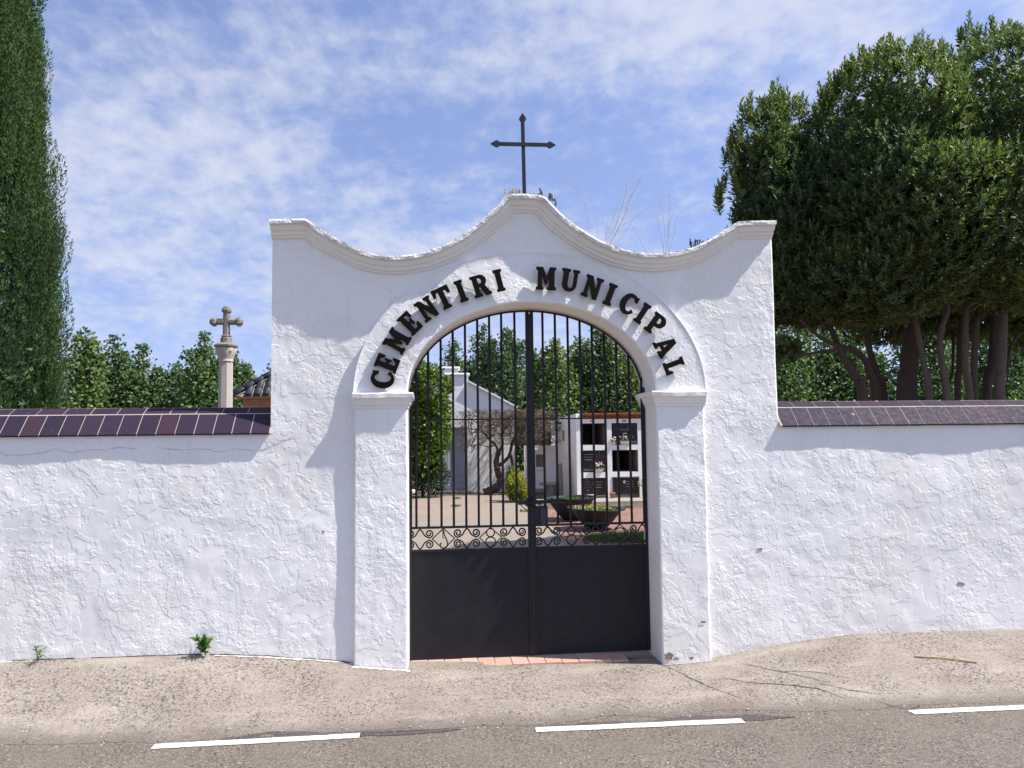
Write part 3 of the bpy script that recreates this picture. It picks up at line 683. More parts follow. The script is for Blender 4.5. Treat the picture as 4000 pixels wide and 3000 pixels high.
# ------------------------------------------------------------------ cracks, chips and splashes
def wcrack(pix, wdt, parent, m=M_CRACK, off=-.002):
    pts = smoothpath([np.array(P(a, b, 0.0)) for a, b in pix], 4); V = []; F = []
    for i, p in enumerate(pts):
        ww = wdt*random.uniform(.3, 1.1); x, z = p[0], p[2]+random.uniform(-.004, .004); y = float(wallrelief(x, z))+off
        V += [(x, y, z-ww), (x, y, z+ww)]
        if i: F.append((2*i-2, 2*i, 2*i+1, 2*i-1))
    return mk('crack', V, F, m, parent)
z4 = lambda a, b: (a/2.0109, 1150+b/2.0109)
wcrack([z4(a, b) for a, b in ((0, 1240), (90, 1265), (320, 1250), (440, 1215), (560, 1240), (700, 1225), (820, 1222), (960, 1202), (1080, 1214))], .0016, wl, M_CEMENT)
wcrack([z4(a, b) for a, b in ((1240, 1205), (1450, 1222), (1620, 1212), (1720, 1240), (1860, 1215), (2020, 1232), (2090, 1212))], .0016, wl, M_CEMENT)
wcrack([z4(a, b) for a, b in ((2040, 1228), (2120, 1200), (2212, 1160), (2300, 1120))], .0022, gw, M_CEMENT)
wcrack([(2000+a/1.106, 1500+b/1.106) for a, b in ((1200, 825), (1260, 828), (1350, 832), (1500, 845), (1620, 862))], .0016, wr, M_CEMENT)
def chip(px_, py_, rx, rz, parent, m, Y_=0.0):
    p = P(px_, py_, Y_); V = [(p[0], p[1]+float(wallrelief(p[0], p[2]))-.0015, p[2])]; n = 16
    for i in range(n):
        a = 2*math.pi*i/n; q_ = random.uniform(.65, 1.15); x, z = p[0]+rx*q_*math.cos(a), p[2]+rz*q_*math.sin(a); V.append((x, Y_+float(wallrelief(x, z))-.0025, z))
    return mk('plaster_chip', V, [(0, 1+i, 1+(i+1) % n) for i in range(n)], m, parent)
chip(3754, 2281, .038, .017, wr, M_CEMENT); chip(2968, 2146, .024, .014, gw, M_CEMENT)
chip(1262, 2078, .012, .012, wl, M_CEMENT); chip(2612, 2563, .040, .030, gw, M_RUBBLE, -.049); chip(2640, 2572, .03, .012, gw, M_CEMENT, -.049); chip(2700, 2570, .02, .012, gw, M_RUBBLE, -.049)
chip(2745, 2430, .030, .012, gw, M_CEMENT, -.048)
# limewash dripped along the foot of the wall
for a0, a1, y0, w0 in ((-1.62, -.60, -.012, .022), (-.60, -.17, -.058, .030), (-3.3, -2.9, -.012, .012), (1.82, 2.2, -.06, .010)):
    V = []; F = []
    for i, x in enumerate(np.linspace(a0, a1, 60)):
        ww = w0*(.35+.65*abs(float(fbm(x*11, .7, 4, 15)))+.25*math.sin(i*.4)**2)
        V += [(x, y0, float(pavez(x, min(y0, 0)))+.0035), (x, y0-ww, float(pavez(x, y0-ww))+.0035)]
        if i: F.append((2*i-2, 2*i-1, 2*i+1, 2*i))
    mk('limewash_splash', V, F, M_LIME_WASH, pave)

# loose stones and grit where the concrete crumbles into the asphalt
pv = []; pf = []
for i in range(1500):
    x = random.uniform(-4.2, 5.8); e = float(edgey(x)); y = e+random.gauss(.0, .10) if i % 3 else random.uniform(e-.9, -.06)
    if y > -.03: continue
    z = float(pavez(x, y)) if y > e else -.05; r = random.choice((.003, .004, .005, .006, .009)); b = len(pv); a0 = random.random()*6
    ring = [(x+r*math.cos(a0+t)*random.uniform(.7, 1.2), y+r*math.sin(a0+t)*random.uniform(.7, 1.2), z+r*.15) for t in (0, 1.26, 2.5, 3.8, 5.0)]
    pv += ring+[(x, y, z+r*random.uniform(.6, .9))]; pf += [(b+j, b+(j+1) % 5, b+5) for j in range(5)]
M_GRIT = mat('grit', (.3, .26, .22), .9); q = NB(M_GRIT); g_ = q.n.new('ShaderNodeNewGeometry')
q.color(q.ramp(g_.outputs['Random Per Island'], [(0, (.10, .085, .07)), (.5, (.26, .215, .18)), (1, (.48, .43, .38))]))
tag(mk('loose_grit', pv, pf, M_GRIT), kind='stuff')

# ------------------------------------------------------------------ the two gate leaves
GY = .285
def z1(x, y, Y=GY): return P(1350+x/1.58, 1150+y/1.58, Y)
zrail = z1(750, 1434)[2]; zpanel = z1(750, 1577)[2]; zmid = z1(750, 772)[2]; zbot = .032
xs_l = [z1(q_, 1350)[0] for q_ in (437, 513, 592, 668, 745, 822, 897, 973, 1056)]
xs_r = [z1(q_, 1350)[0] for q_ in (1232, 1310, 1389, 1465, 1540, 1615, 1690, 1766, 1843)]
XM = z1(1146, 1100)[0]
A0, B0 = A1-.004, B1-.004
def azt(x): return float(archz(x, A0, B0))-.012
def strip(b, x0, x1, y0, y1, z0, z1_, c=.003): b.cbox(min(x0, x1), max(x0, x1), y0, y1, z0, z1_, c)
def spiral(cx, cz, r, sgn, up):          # curl that ends in the centre of one scroll eye
    pts = []
    for i in range(27):
        t = i/26; a = t*2*math.pi*1.45; rr = r*(1-.78*t); pts.append((cx + sgn*rr*math.sin(a), cz - up*rr*math.cos(a)))
    return pts
def scroll(pk, half, up, zmidf, hf):     # wave with two curled ends; up=+1 upper row (crest up)
    zc = zmidf + up*hf*.52; r = hf*.41
    s1 = spiral(pk-half, zc, r, -1, up); s2 = spiral(pk+half, zc, r, 1, up)
    crest = zmidf + up*hf*.93
    mid = [(pk-half*.52, zc-up*r*.45), (pk-half*.30, zc+up*r*.35), (pk-half*.13, crest-up*.006), (pk, crest), (pk+half*.13, crest-up*.006), (pk+half*.30, zc+up*r*.35), (pk+half*.52, zc-up*r*.45)]
    return s1[::-1] + mid + s2
def leaf(label, xo, sgn, bars, pk_src, dia_src, rings_):
    g = thing('gate_leaf', label, 'gate', group='pair of iron gate leaves')
    xin = XM - sgn*.002 if False else XM
    x_stile0, x_stile1 = (XM-.004, XM-.034) if sgn < 0 else (XM+.004, XM+.032)
    sa, sb = min(x_stile0, x_stile1), max(x_stile0, x_stile1)
    MB().cbox(sa, sb, GY-.018, GY+.018, zbot, azt((sa+sb)/2), .003).build('meeting_stile', M_IRON, g)
    xj = XC-A1+.014 if sgn < 0 else XC+A1-.014
    MB().cbox(xj-.010, xj+.010, GY-.015, GY+.015, zbot, ZS+.06, .003).build('hanging_stile', M_IRON, g)
    # arched head of the leaf
    xs2 = np.linspace(xj, XM, 40); b = MB(); rr = []
    for x in xs2:
        u = (x-XC)/A0; u = max(-.985, min(.985, u)); ang = math.acos(-u)
        cx_, cz_ = XC-A0*math.cos(ang), ZS+B0*math.sin(ang)
        nx_, nz_ = math.cos(ang)/A0, -math.sin(ang)/B0; l = math.hypot(nx_, nz_); nx_, nz_ = nx_/l, nz_/l
        rr.append([(cx_+nx_*q_, y, cz_+nz_*q_) for q_, y in ((.006, GY-.015), (.02, GY-.015), (.02, GY+.015), (.006, GY+.015))])
    b.loft(rr).build('arched_head', M_IRON, g)
    lo, hi = (xj, sa) if sgn < 0 else (sb, xj)
    MB().cbox(lo, hi, GY-.011, GY+.011, zrail-.009, zrail+.009, .002).build('rail', M_IRON, g)
    MB().cbox(lo, hi, GY-.006, GY+.006, zmid-.0055, zmid+.0055, .002).build('rail', M_IRON, g)
    MB().cbox(lo, hi, GY-.012, GY+.012, zpanel-.006, zpanel+.012, .002).build('rail', M_IRON, g)
    for x in bars:
        MB().tube([(x, GY, zrail), (x, GY, azt(x))], .0105, 8).build('bar', M_IRON, g, True)
    # sheet panel, with a welded seam
    MB().cbox(lo, hi, GY-.004, GY+.004, zbot, zpanel, .0015).build('sheet_panel', M_SHEET, g)
    if sgn > 0:
        MB().cbox(z1(1740, 1700)[0]-.006, z1(1740, 1700)[0]+.006, GY-.0065, GY-.003, zbot, zpanel-.01, .0015).build('weld_seam', M_SHEET, g)
    zmf = (zrail-.009+zpanel+.012)/2; hf = (zrail-.009-zpanel-.012)/2
    for pk in pk_src:
        for up in (1, -1):
            pts = scroll(pk, .0735, up, zmf, hf); pts = [(max(lo-.002, min(hi+.002, a)), GY, b_) for a, b_ in pts]
            MB().tube(smoothpath(pts, 2), .0064, 6).build('scroll', M_IRON, g, True)
    for dx_, rg in zip(dia_src, rings_):
        hw = .092
        pts = [(dx_, zmf+hf), (dx_+hw, zmf), (dx_, zmf-hf), (dx_-hw, zmf), (dx_, zmf+hf), (dx_+hw, zmf)]
        b = MB()
        for a_, b_ in zip(pts[:4], pts[1:5]): b.tube([(a_[0], GY, a_[1]), (b_[0], GY, b_[1])], .0062, 4)
        b.build('diamond', M_IRON, g)
        if rg == 'rings':
            for up, rad in ((1, .033), (-1, .041)):
                cz_ = zmf+up*hf*(.48 if up > 0 else .44); pts = [(dx_+rad*math.cos(2*math.pi*i/24), GY, cz_+rad*math.sin(2*math.pi*i/24)) for i in range(25)]
                MB().tube(pts, .0055, 5).build('ring', M_IRON, g, True)
        elif rg == 'broken':
            pts = smoothpath([(dx_-.005, GY-.002, zmf+hf*.9), (dx_-.003, GY-.002, zmf-.0), ], 2)
            MB().tube(pts, .0045, 5).build('broken_bar', M_IRON, g)
            pts = smoothpath([(dx_, GY, zmf+hf*.85), (dx_+.012, GY, zmf+.02), (dx_+.032, GY, zmf-.03), (dx_+.026, GY, zmf-.066), (dx_, GY, zmf-.076), (dx_-.024, GY, zmf-.064), (dx_-.024, GY, zmf-.042), (dx_-.014, GY, zmf-.032)], 5)
            MB().tube(pts, .0055, 5).build('hook', M_IRON, g, True)
        else:
            pts = [(dx_+.045*math.cos(2*math.pi*i/24), GY, zmf+.01+.045*math.sin(2*math.pi*i/24)) for i in range(25)]
            MB().tube(pts, .005, 5).build('ring', M_IRON, g, True)
    return g
def s3(x): return P(1550+x/3.687, 2100, GY)[0]
def s4(x): return P(2000+x/3.687, 2095, GY)[0]
gl = leaf('left iron gate leaf with the broken hook in its scroll frieze', -1, -1, xs_l, [s3(335), s3(1010), s3(1675)], [s3(672), s3(1350)], ['broken', 'rings'])
gr = leaf('right iron gate leaf with the sliding bolt and lock box', 1, 1, xs_r, [s4(515), s4(1205), s4(1880)], [s4(855), s4(1555)], ['rings', 'ring'])
MB().cbox(XM-.013, XM+.013, GY-.026, GY-.0185, zbot+.01, azt(XM)-.03, .002).build('cover_strip', M_IRON, gl)
# sliding bolt, keepers and lock box on the right leaf
zb_ = z1(1200, 1280)[2]; xa = z1(1062, 1285)[0]; xb = z1(1355, 1270)[0]
MB().tube([(xa, GY-.035, zb_-.004), (xb, GY-.035, zb_+.010)], .016, 10).build('sliding_bolt', M_IRON, gr, True)
for q_ in (1115, 1160, 1270):
    xx = z1(q_, 1280)[0]; MB().cbox(xx-.010, xx+.010, GY-.058, GY-.006, zb_-.028, zb_+.032, .004).build('bolt_keeper', M_IRON, gr)
xx0, xx1 = z1(1142, 1350)[0], z1(1245, 1350)[0]; zz0, zz1 = z1(1200, 1428)[2], z1(1200, 1305)[2]
MB().cbox(xx0, xx1, GY-.032, GY+.018, zz0, zz1, .004).build('lock_box', M_IRON, gr)
pl = []; cx0, cz0 = z1(1216, 1368)[0], z1(1216, 1368)[2]
for s_ in (-.046, -.0335):
    pl.append([(cx0+.026*math.cos(a)*1.0, GY+s_, cz0+.075*math.copysign(abs(math.sin(a))**.7, math.sin(a))) for a in [2*math.pi*i/20 for i in range(20)]])
MB().loft(pl).build('keyhole_cover', iron('grey_blue_plate', (.035, .038, .052), .5), gr)
MB().cbox(z1(1184, 1360)[0]-.004, z1(1184, 1360)[0]+.004, GY-.034, GY-.0325, z1(1184, 1375)[2], z1(1184, 1345)[2], .001).build('keyhole', M_CRACK, gr)

# ------------------------------------------------------------------ stone column cross behind the left wall
sc_ = thing('stone_cross', 'carved stone cross on an octagonal column behind the left wall', 'stone cross')
YS = 8.0
def c8(a, b): return P(750+a/3.317, 1150+b/3.317, YS)
o_ = c8(440, 900); mpp = (YS+6.1)/FOC/3.317
xc_, = (o_[0],); zc = lambda b: c8(440, b)[2]
oc = lambda prof: MB().lathe([(r_*mpp/.92, zc(y)) for r_, y in prof], 8, (xc_, YS, 0), True, math.pi/8)
MB().lathe([(.34, 0), (.34, .25), (.28, .25), (.28, .45), (.2, .45), (.2, .55)], 4, (xc_, YS, 0), True, math.pi/4).build('plinth', M_SHAFT, sc_)
MB().lathe([(86*mpp/.92, .5), (78*mpp/.92, zc(880))], 8, (xc_, YS, 0), True, math.pi/8).build('shaft', M_SHAFT, sc_)
cap = MB().lathe([(r_*mpp, zc(y)) for r_, y in ((78, 882), (92, 872), (92, 862), (84, 855), (92, 830), (108, 780), (124, 715), (122, 690))], 24, (xc_, YS, 0)); cap.build('capital', M_SHAFT, sc_, True)
oc([(122, 692), (134, 680), (137, 662), (118, 645), (92, 632)]).build('abacus', M_STONE, sc_)
oc([(66, 633), (64, 570), (50, 556), (52, 545), (58, 540), (46, 528)]).build('pedestal', M_STONE, sc_)
oc([(40, 535), (39, 225)]).build('upright', M_STONE, sc_)
oc([(40, 240), (54, 228), (58, 205), (52, 188), (42, 186), (40, 170), (30, 158), (28, 154)]).build('finial', M_STONE, sc_)
xm = mpp
def harm(sg):
    rings = []
    for d, r_ in ((20, 38), (120, 38), (124, 48), (138, 57), (165, 57), (180, 48), (185, 40), (198, 34), (204, 20)):
        rings.append([(xc_+sg*d*xm, YS+r_*xm/.92*math.cos(math.pi/8+i*math.pi/4), zc(355)+r_*xm/.92*math.sin(math.pi/8+i*math.pi/4)) for i in range(8)])
    MB().loft(rings).build('arm', M_STONE, sc_)
harm(-1); harm(1)
for a, b, r_ in ((470, 745, 26), (385, 735, 22), (520, 740, 20)):
    p = c8(a, b); MB().lathe([(r_*mpp*math.sin(t), r_*mpp*math.cos(t)) for t in (3.0, 2.3, 1.57, .8, .1)], 8, (p[0], YS-.115, p[2])).build('carved_boss', M_SHAFT, sc_, True)

# ------------------------------------------------------------------ brick hut with dark tile roof
hut = thing('brick_hut', 'orange brick hut with dark hipped tile roof behind the left wall', 'building')
YH = 13.5; e0 = P(916, 1549, YH); HX0 = e0[0]; HX1 = HX0+3.9; HZ = e0[2]; HD = 3.9; OV = .16; PT = .78
MB().box(HX0+OV, HX1-OV, YH+OV, YH+HD-OV, 0, HZ-.005).build('wall_core', M_BRICK, hut)
bm_ = None; rowh = .079
for r in range(12):
    z = HZ-.045-(r+1)*rowh; off = .0 if r % 2 else .14
    nb = int((HX1-HX0-2*OV)/.285)
    for c in range(0, 6):
        xx = HX0+OV-.01+off+c*.285
        if bm_ is None:
            bm_ = MB().cbox(0, .275, -.012, .06, 0, rowh-.011, .004).build('brick', M_BRICK, hut); bm_.location = (xx, YH+OV, z)
        else: inst('brick', bm_.data, hut, (xx, YH+OV, z))
MB().cbox(HX0+.03, HX1-.03, YH+.03, YH+HD-.03, HZ-.05, HZ+.0, .01).build('eave_course', M_BRICK, hut)
cxm, cym, hz = (HX0+HX1)/2, YH+HD/2, HZ+PT*HD/2
mk('roof_deck', [(HX0, YH, HZ), (HX1, YH, HZ), (HX1, YH+HD, HZ), (HX0, YH+HD, HZ), (cxm, cym, hz)], [(0, 1, 4), (1, 2, 4), (2, 3, 4), (3, 0, 4), (3, 2, 1, 0)], M_ROOFEDGE, hut)
# one curved tile, laid with its axis up the slope
def bt(): 
    V = []; F = []; n = 7
    for j, (u, r0) in enumerate(((0, .095), (.40, .078))):
        for i in range(n): a = math.pi*i/(n-1); V.append((r0*math.cos(a), u, r0*.72*math.sin(a)))
    for i in range(n-1): F.append((i, i+1, n+i+1, n+i))
    b0 = len(V)
    for j, (u, r0) in enumerate(((0, .083), (.40, .066))):
        for i in range(n): a = math.pi*i/(n-1); V.append((r0*math.cos(a), u, r0*.72*math.sin(a)))
    for i in range(n-1): F.append((b0+i+1, b0+i, b0+n+i, b0+n+i+1)); F.append((i+1, i, b0+i, b0+i+1))
    o = mk('roof_tile', V, F, M_ROOF, hut, True); return o
tproto = bt(); first = True; sl = math.atan(PT); step = .30
for side in ('front', 'left'):
    L_ = HD
    for c in range(int(L_/.215)):
        s0 = .11+c*.215; reach = min(s0, L_-s0)/math.cos(sl)
        for r in range(int(reach/step)+1):
            u = r*step-.03
            if u+.22 > reach: continue
            h_ = u*math.sin(sl)+.035; d_ = u*math.cos(sl)
            if side == 'front': loc = (HX0+s0, YH+d_, HZ+h_); rot = (sl, 0, 0)
            else: loc = (HX0+d_, YH+s0, HZ+h_); rot = (sl, 0, -math.pi/2)
            if first: tproto.location = loc; tproto.rotation_euler = rot; first = False
            else: inst('roof_tile', tproto.data, hut, loc, rot)
# ridge tiles on the hip
hl = math.sqrt(2+PT*PT); 
for i in range(9):
    t = i*.215; p0 = Vector((HX0-.03+t*.9, YH-.03+t*.9, HZ+.05+t*.9*PT)); p1 = Vector((HX0-.03+(t+.24)*.9, YH-.03+(t+.24)*.9, HZ+.058+(t+.24)*.9*PT))
    q_ = (p1-p0).to_track_quat('Y', 'Z'); o = inst('ridge_tile', tproto.data, hut, p0, q_.to_euler(), (1.15, .82, 1.15))
mk('hip_mortar', [(HX0, YH-.02, HZ-.01), (HX0+.12, YH-.02, HZ+.03), (cxm+.08, cym-.1, hz+.02), (cxm, cym, hz+.05), (HX0-.02, YH, HZ), (HX0-.02, YH+.12, HZ+.03)], [(0, 1, 2, 3, 4), (4, 3, 5)], M_ROOFEDGE, hut)

# ------------------------------------------------------------------ chapel
ch = thing('chapel', 'small white chapel with sloping gable and grey blue door', 'chapel')
YC = float(G(1830, 1925)[1])
def cz(x, y, Y=YC): return P(1350+x/1.58, 1150+y/1.58, Y)
cxc = cz(650, 900)[0]; cxr = cz(1052, 900)[0]; hw = cxr-cxc; zev = cz(1052, 690)[2]; zsl = cz(757, 535)[2]; xsl = cz(757, 535)[0]-cxc
D_ = 4.0; dw = cz(752, 900)[0]-cxc; dz = cz(700, 820)[2]
prof = [(-hw, 0), (-dw, 0), (-dw, dz), (dw, dz), (dw, 0), (hw, 0), (hw, zev), (xsl, zsl), (xsl, zsl+.22), (-xsl, zsl+.22), (-xsl, zsl), (-hw, zev)]
V = [(cxc+x, YC, z) for x, z in prof] + [(cxc+x, YC+D_, z) for x, z in prof]; n = len(prof)
F = [tuple(range(n))] + [tuple(range(2*n-1, n-1, -1))] + [((i+1) % n, i, n+i, n+(i+1) % n) for i in range(n)]
o = mk('wall', V, F, M_FARWHITE, ch); 
MB().box(cxc-dw+.02, cxc+dw-.02, YC+.5, YC+.6, 0, dz).build('door_backing', M_DOOR, ch)
dr = MB().box(cxc-dw+.001, cxc+dw-.001, YC+.16, YC+.22, .06, dz-.001).build('door', M_DOOR, ch)
for zz0, zz1 in ((.14, .30), (.36, .52), (.58, 1.9)):
    for sg in (-1, 1):
        x0, x1 = (cxc+.06, cxc+dw-.09) if sg > 0 else (cxc-dw+.09, cxc-.06); MB().cbox(x0, x1, YC+.135, YC+.165, zz0, min(zz1, dz-.12), .02).build('door_panel', M_DOOR, dr)
MB().box(cxc-dw-.1, cxc+dw+.1, YC-.2, YC+.3, -.05, .06).build('doorstep', M_APRON, ch)
for sg in (-1, 1):    # raking cornice
    d = np.array([hw-xsl, 0, zev-zsl]); rr = []
    for t in (0, 1.03):
        x, z = xsl+(hw-xsl)*t, zsl+(zev-zsl)*t
        rr.append([(cxc+sg*x, y, z+q_) for y, q_ in ((YC-.12, .02), (YC-.12, -.035), (YC-.06, -.075), (YC+.05, -.09), (YC+.05, .03))])
    MB().loft(rr).build('raking_cornice', M_FARWHITE, ch)
# stepped crest in the middle of the gable
MB().cbox(cxc-xsl-.05, cxc+xsl+.05, YC-.07, YC+.4, zsl+.19, zsl+.27, .02).build('crest_cap', M_FARWHITE, ch)
zc0 = cz(690, 447)[2]; cw = cz(695, 447)[0]-cxc
MB().box(cxc-cw, cxc+cw, YC-.01, YC+.36, zsl+.25, zc0-.08).build('crest', M_FARWHITE, ch)
MB().cbox(cxc-cw-.06, cxc+cw+.06, YC-.06, YC+.42, zc0-.09, zc0, .02).build('crest_cap', M_FARWHITE, ch)
MB().loft([[(cxc-hw, YC+.02, zev-.02), (cxc+hw, YC+.02, zev-.02), (cxc, YC+.02, zsl+.1)], [(cxc-hw-.1, YC+D_+.1, zev-.02), (cxc+hw+.1, YC+D_+.1, zev-.02), (cxc, YC+D_+.1, zsl+.1)]]).build('roof', M_ROOF, ch)

# ------------------------------------------------------------------ low row of old niches beside the chapel
YO = YC-.6
on = thing('low_niche_wall', 'low white wall with small square niche behind the bare tree', 'wall')
x0, x1 = cz(1118, 1100, YO)[0], cz(1420, 1100, YO)[0]; zt = cz(1170, 935, YO)[2]
xa, xb, za, zb2 = cz(1160, 1, YO)[0], cz(1216, 1, YO)[0], cz(1, 1085, YO)[2], cz(1, 1005, YO)[2]
b = MB(); b.box(x0, xa, YO, YO+.7, 0, zt); b.box(xb, x1, YO, YO+.7, 0, zt); b.box(xa, xb, YO+.003, YO+.7, 0, za); b.box(xa, xb, YO+.003, YO+.7, zb2, zt); b.build('wall_body', M_FARWHITE, on)
MB().box(xa-.001, xb+.001, YO+.18, YO+.25, za-.01, zb2+.01).build('plaque', M_GREYSTONE, on)
for z in (zb2+.12, za-.1): MB().cbox(x0-.03, cz(1224, 1, YO)[0], YO-.07, YO+.01, z, z+.09, .01).build('ledge', M_FARWHITE, on)
MB().cbox(x0-.05, x1, YO-.15, YO+.02, 0, .14, .01).build('base_course', M_APRON, on)
MB().cbox(cz(1250, 1, YO)[0], cz(1300, 1, YO)[0], YO-.05, YO+.02, cz(1, 1150, YO)[2], cz(1, 1130, YO)[2], .01).build('ledge', M_FARWHITE, on)
MB().cbox(cz(1250, 1, YO)[0], cz(1300, 1, YO)[0], YO-.05, YO+.02, cz(1, 1050, YO)[2], cz(1, 1030, YO)[2], .01).build('ledge', M_FARWHITE, on)

# ------------------------------------------------------------------ block of burial niches
nb_ = thing('niche_block', 'white block of burial niches with black plaques and brick cornice', 'building')
YN = float(G(2264.6, 1957)[1]); ND = 4.7
def nz_(x, y, Y=YN): return P(1350+x/1.58, 1150+y/1.58, Y)
nx0 = nz_(1428, 1100)[0]; ztop = nz_(1500, 768)[2]; zbr = nz_(1500, 731)[2]
colx = [(nz_(a, 1100)[0], nz_(b2, 1100)[0]) for a, b2 in ((1452, 1608), (1647, 1808), (1845, 2003))]
pw = colx[1][0]-colx[0][0]
for _ in range(2): colx.append((colx[-1][0]+pw, colx[-1][1]+pw))
rowz = [(nz_(1550, b2)[2], nz_(1550, a)[2]) for a, b2 in ((795, 930), (962, 1098), (1132, 1262))]
nx1 = colx[-1][1]+.2
b = MB(); lastx = nx0
for (a, c) in colx + [(nx1, None)]: b.box(lastx, a, YN, YN+2.2, 0, ztop); lastx = c
for (a, c) in colx:
    zz = ztop
    for (zl, zh) in rowz: b.box(a, c, YN+.002, YN+2.2, zh, zz); zz = zl
    b.box(a, c, YN+.002, YN+2.2, 0, zz)
b.build('niche_frame', M_FARWHITE, nb_)
MB().box(nx0+.003, nx1-.003, YN+2.2, YN+ND, 0, ztop-.002).build('wall_core', M_FARWHITE, nb_)
mk('side_gable', [(nx0+.001, YN+.001, ztop-.01), (nx0+.001, YN+ND, ztop-.01), (nx0+.001, YN+ND, ztop+.03), (nx0+.001, YN+.02, zbr-.02), (nx0+.12, YN+.001, ztop-.01), (nx0+.12, YN+ND, ztop-.01), (nx0+.12, YN+ND, ztop+.03), (nx0+.12, YN+.02, zbr-.02)],
   [(0, 3, 2, 1), (4, 5, 6, 7), (0, 4, 7, 3), (3, 7, 6, 2), (1, 2, 6, 5)], M_FARWHITE, nb_)
mk('roof', [(nx0+.12, YN+.05, zbr-.01), (nx1, YN+.05, zbr-.01), (nx1, YN+ND, ztop+.02), (nx0+.12, YN+ND, ztop+.02), (nx0+.12, YN+.05, ztop), (nx1, YN+.05, ztop), (nx1, YN+ND, ztop), (nx0+.12, YN+ND, ztop)],
   [(0, 1, 2, 3), (4, 7, 6, 5), (0, 4, 5, 1), (1, 5, 6, 2), (2, 6, 7, 3), (3, 7, 4, 0)], M_REDBRICK, nb_)
MB().cbox(nx0+.08, nx1+.02, YN-.05, YN+.1, ztop-.012, ztop+.025, .006).build('white_string_course', M_FARWHITE, nb_)
bp = None; rh = (zbr-ztop-.03)/3
for r in range(3):
    xx = nx0+.12+(.06 if r % 2 else 0)
    while xx < nx1:
        loc = (xx, YN-.03-.028*r+random.uniform(-.004, .004), ztop+.029+r*rh)
        if bp is None: bp = MB().cbox(0, .125, 0, .12, 0, rh-.012, .004).build('brick', M_REDBRICK, nb_); bp.location = loc
        else: inst('brick', bp.data, nb_, loc)
        xx += .134
def textmesh(body, size, loc, parent, m):
    cu = bpy.data.curves.new('inscription', 'FONT'); cu.body = body; cu.size = size; cu.align_x = 'CENTER'; cu.extrude = .001
    t = bpy.data.objects.new('tmp', cu); COL.objects.link(t); dg = bpy.context.evaluated_depsgraph_get()
    me = bpy.data.meshes.new_from_object(t.evaluated_get(dg)); bpy.data.objects.remove(t); me.name = 'inscription'; me.materials.clear(); me.materials.append(m)
    return inst('inscription', me, parent, loc, (math.pi/2, 0, 0))
open_ = {(0, 0), (1, 1)}
for ci, (a, c) in enumerate(colx):
    for ri, (zl, zh) in enumerate(rowz):
        if (ci, ri) in open_:
            b = MB()      # empty chamber: raw render inside
            t_ = .012; b.box(a+.001, a+t_, YN+.05, YN+2.19, zl+.001, zh-.001); b.box(c-t_, c-.001, YN+.05, YN+2.19, zl+.001, zh-.001)
            b.box(a+t_, c-t_, YN+.05, YN+2.19, zl+.001, zl+t_); b.box(a+t_, c-t_, YN+.05, YN+2.19, zh-t_, zh-.001); b.box(a+t_, c-t_, YN+2.15, YN+2.188, zl+t_, zh-t_)
            b.build('empty_chamber', M_NICHEIN, nb_); continue
        pq = MB().cbox(a+.002, c-.002, YN+.045, YN+.075, zl+.002, zh-.002, .004).build('plaque', M_GRANITE, nb_)
        if ri == 2 and ci >= 1:
            fb = MB(); f_ = .022
            fb.box(a-.02, c+.02, YN-.02, YN+.05, zh-.004, zh+f_); fb.box(a-.02, a+f_-.02, YN-.02, YN+.05, zl, zh-.004); fb.box(c-f_+.02, c+.02, YN-.02, YN+.05, zl, zh-.004)
            fb.build('plaque_frame', M_GREYSTONE, pq)
            if ci == 1: MB().lathe([(.001, 0), (.035, .004), (.03, .01)], 14, (0, 0, 0)).build('portrait_oval', M_PETALW, pq); pq.children[-1].rotation_euler = (math.pi/2, 0, 0); pq.children[-1].location = (a+(c-a)*.46, YN+.044, zh-.13); pq.children[-1].scale = (1, 1.35, 1)
        xm_ = (a+c)/2
        if (ci, ri) == (1, 0): textmesh('PALMIRA', .085, (xm_+.03, YN+.043, zh-.22), pq, M_INSCR)
        else:
            for q_ in range(3 if ri else 2):
                wq = .10+.05*random.random(); xq = xm_+(-.13 if ri == 1 else .13)
                MB().box(xq-wq, xq+wq, YN+.0425, YN+.0455, zh-.13-q_*.075, zh-.112-q_*.075).build('inscription_line', M_INSCR, pq)
        if ci == 0:      # etched flower ornament
            cx_ = xm_+(.17 if ri == 1 else -.19); fb = MB()
            for q_ in range(16):
                an = q_*2.4; r_ = .018+.0095*q_; fb.tube([(cx_+r_*math.cos(an), YN+.043, zh-.19+r_*math.sin(an)), (cx_+(r_+.03)*math.cos(an+.5), YN+.043, zh-.19+(r_+.03)*math.sin(an+.5))], .008, 4)
            fb.build('etched_flower', M_INSCR, pq)
        rb = MB()        # little rail across the foot of the plaque
        for zq in (.05, .09): rb.tube([(a+.03, YN+.01, zl+zq), (c-.03, YN+.01, zl+zq)], .006, 5)
        for xq in (a+.06, c-.06): rb.tube([(xq, YN+.01, zl+.004), (xq, YN+.01, zl+.12)], .006, 5)
        rb.build('plaque_rail', M_STEEL, pq)
for ci in (0, 1, 2): 
    xm_ = (colx[ci][0]+colx[ci][1])/2; MB().cbox(xm_-.06, xm_+.05, YN-.012, YN+.003, rowz[0][1]+.03, rowz[0][1]+.09, .004).build('number_plate', M_BRASS, nb_)
p = P(1350+1338/1.58, 1150+872/1.58, YN+1.9)
MB().cbox(nx0-.012, nx0+.005, YN+1.95, YN+2.35, nz_(1338, 905, YN+2)[2], nz_(1338, 838, YN+2)[2], .004).build('side_plate', M_BRASS, nb_)
lz = nz_(1328, 790, YN+2.3)[2]
MB().lathe([(.02, .08), (.075, .03), (.08, -.05), (.07, -.055)], 12, (nx0-.13, YN+2.2, lz)).build('wall_lamp', M_LAMP, nb_, True)
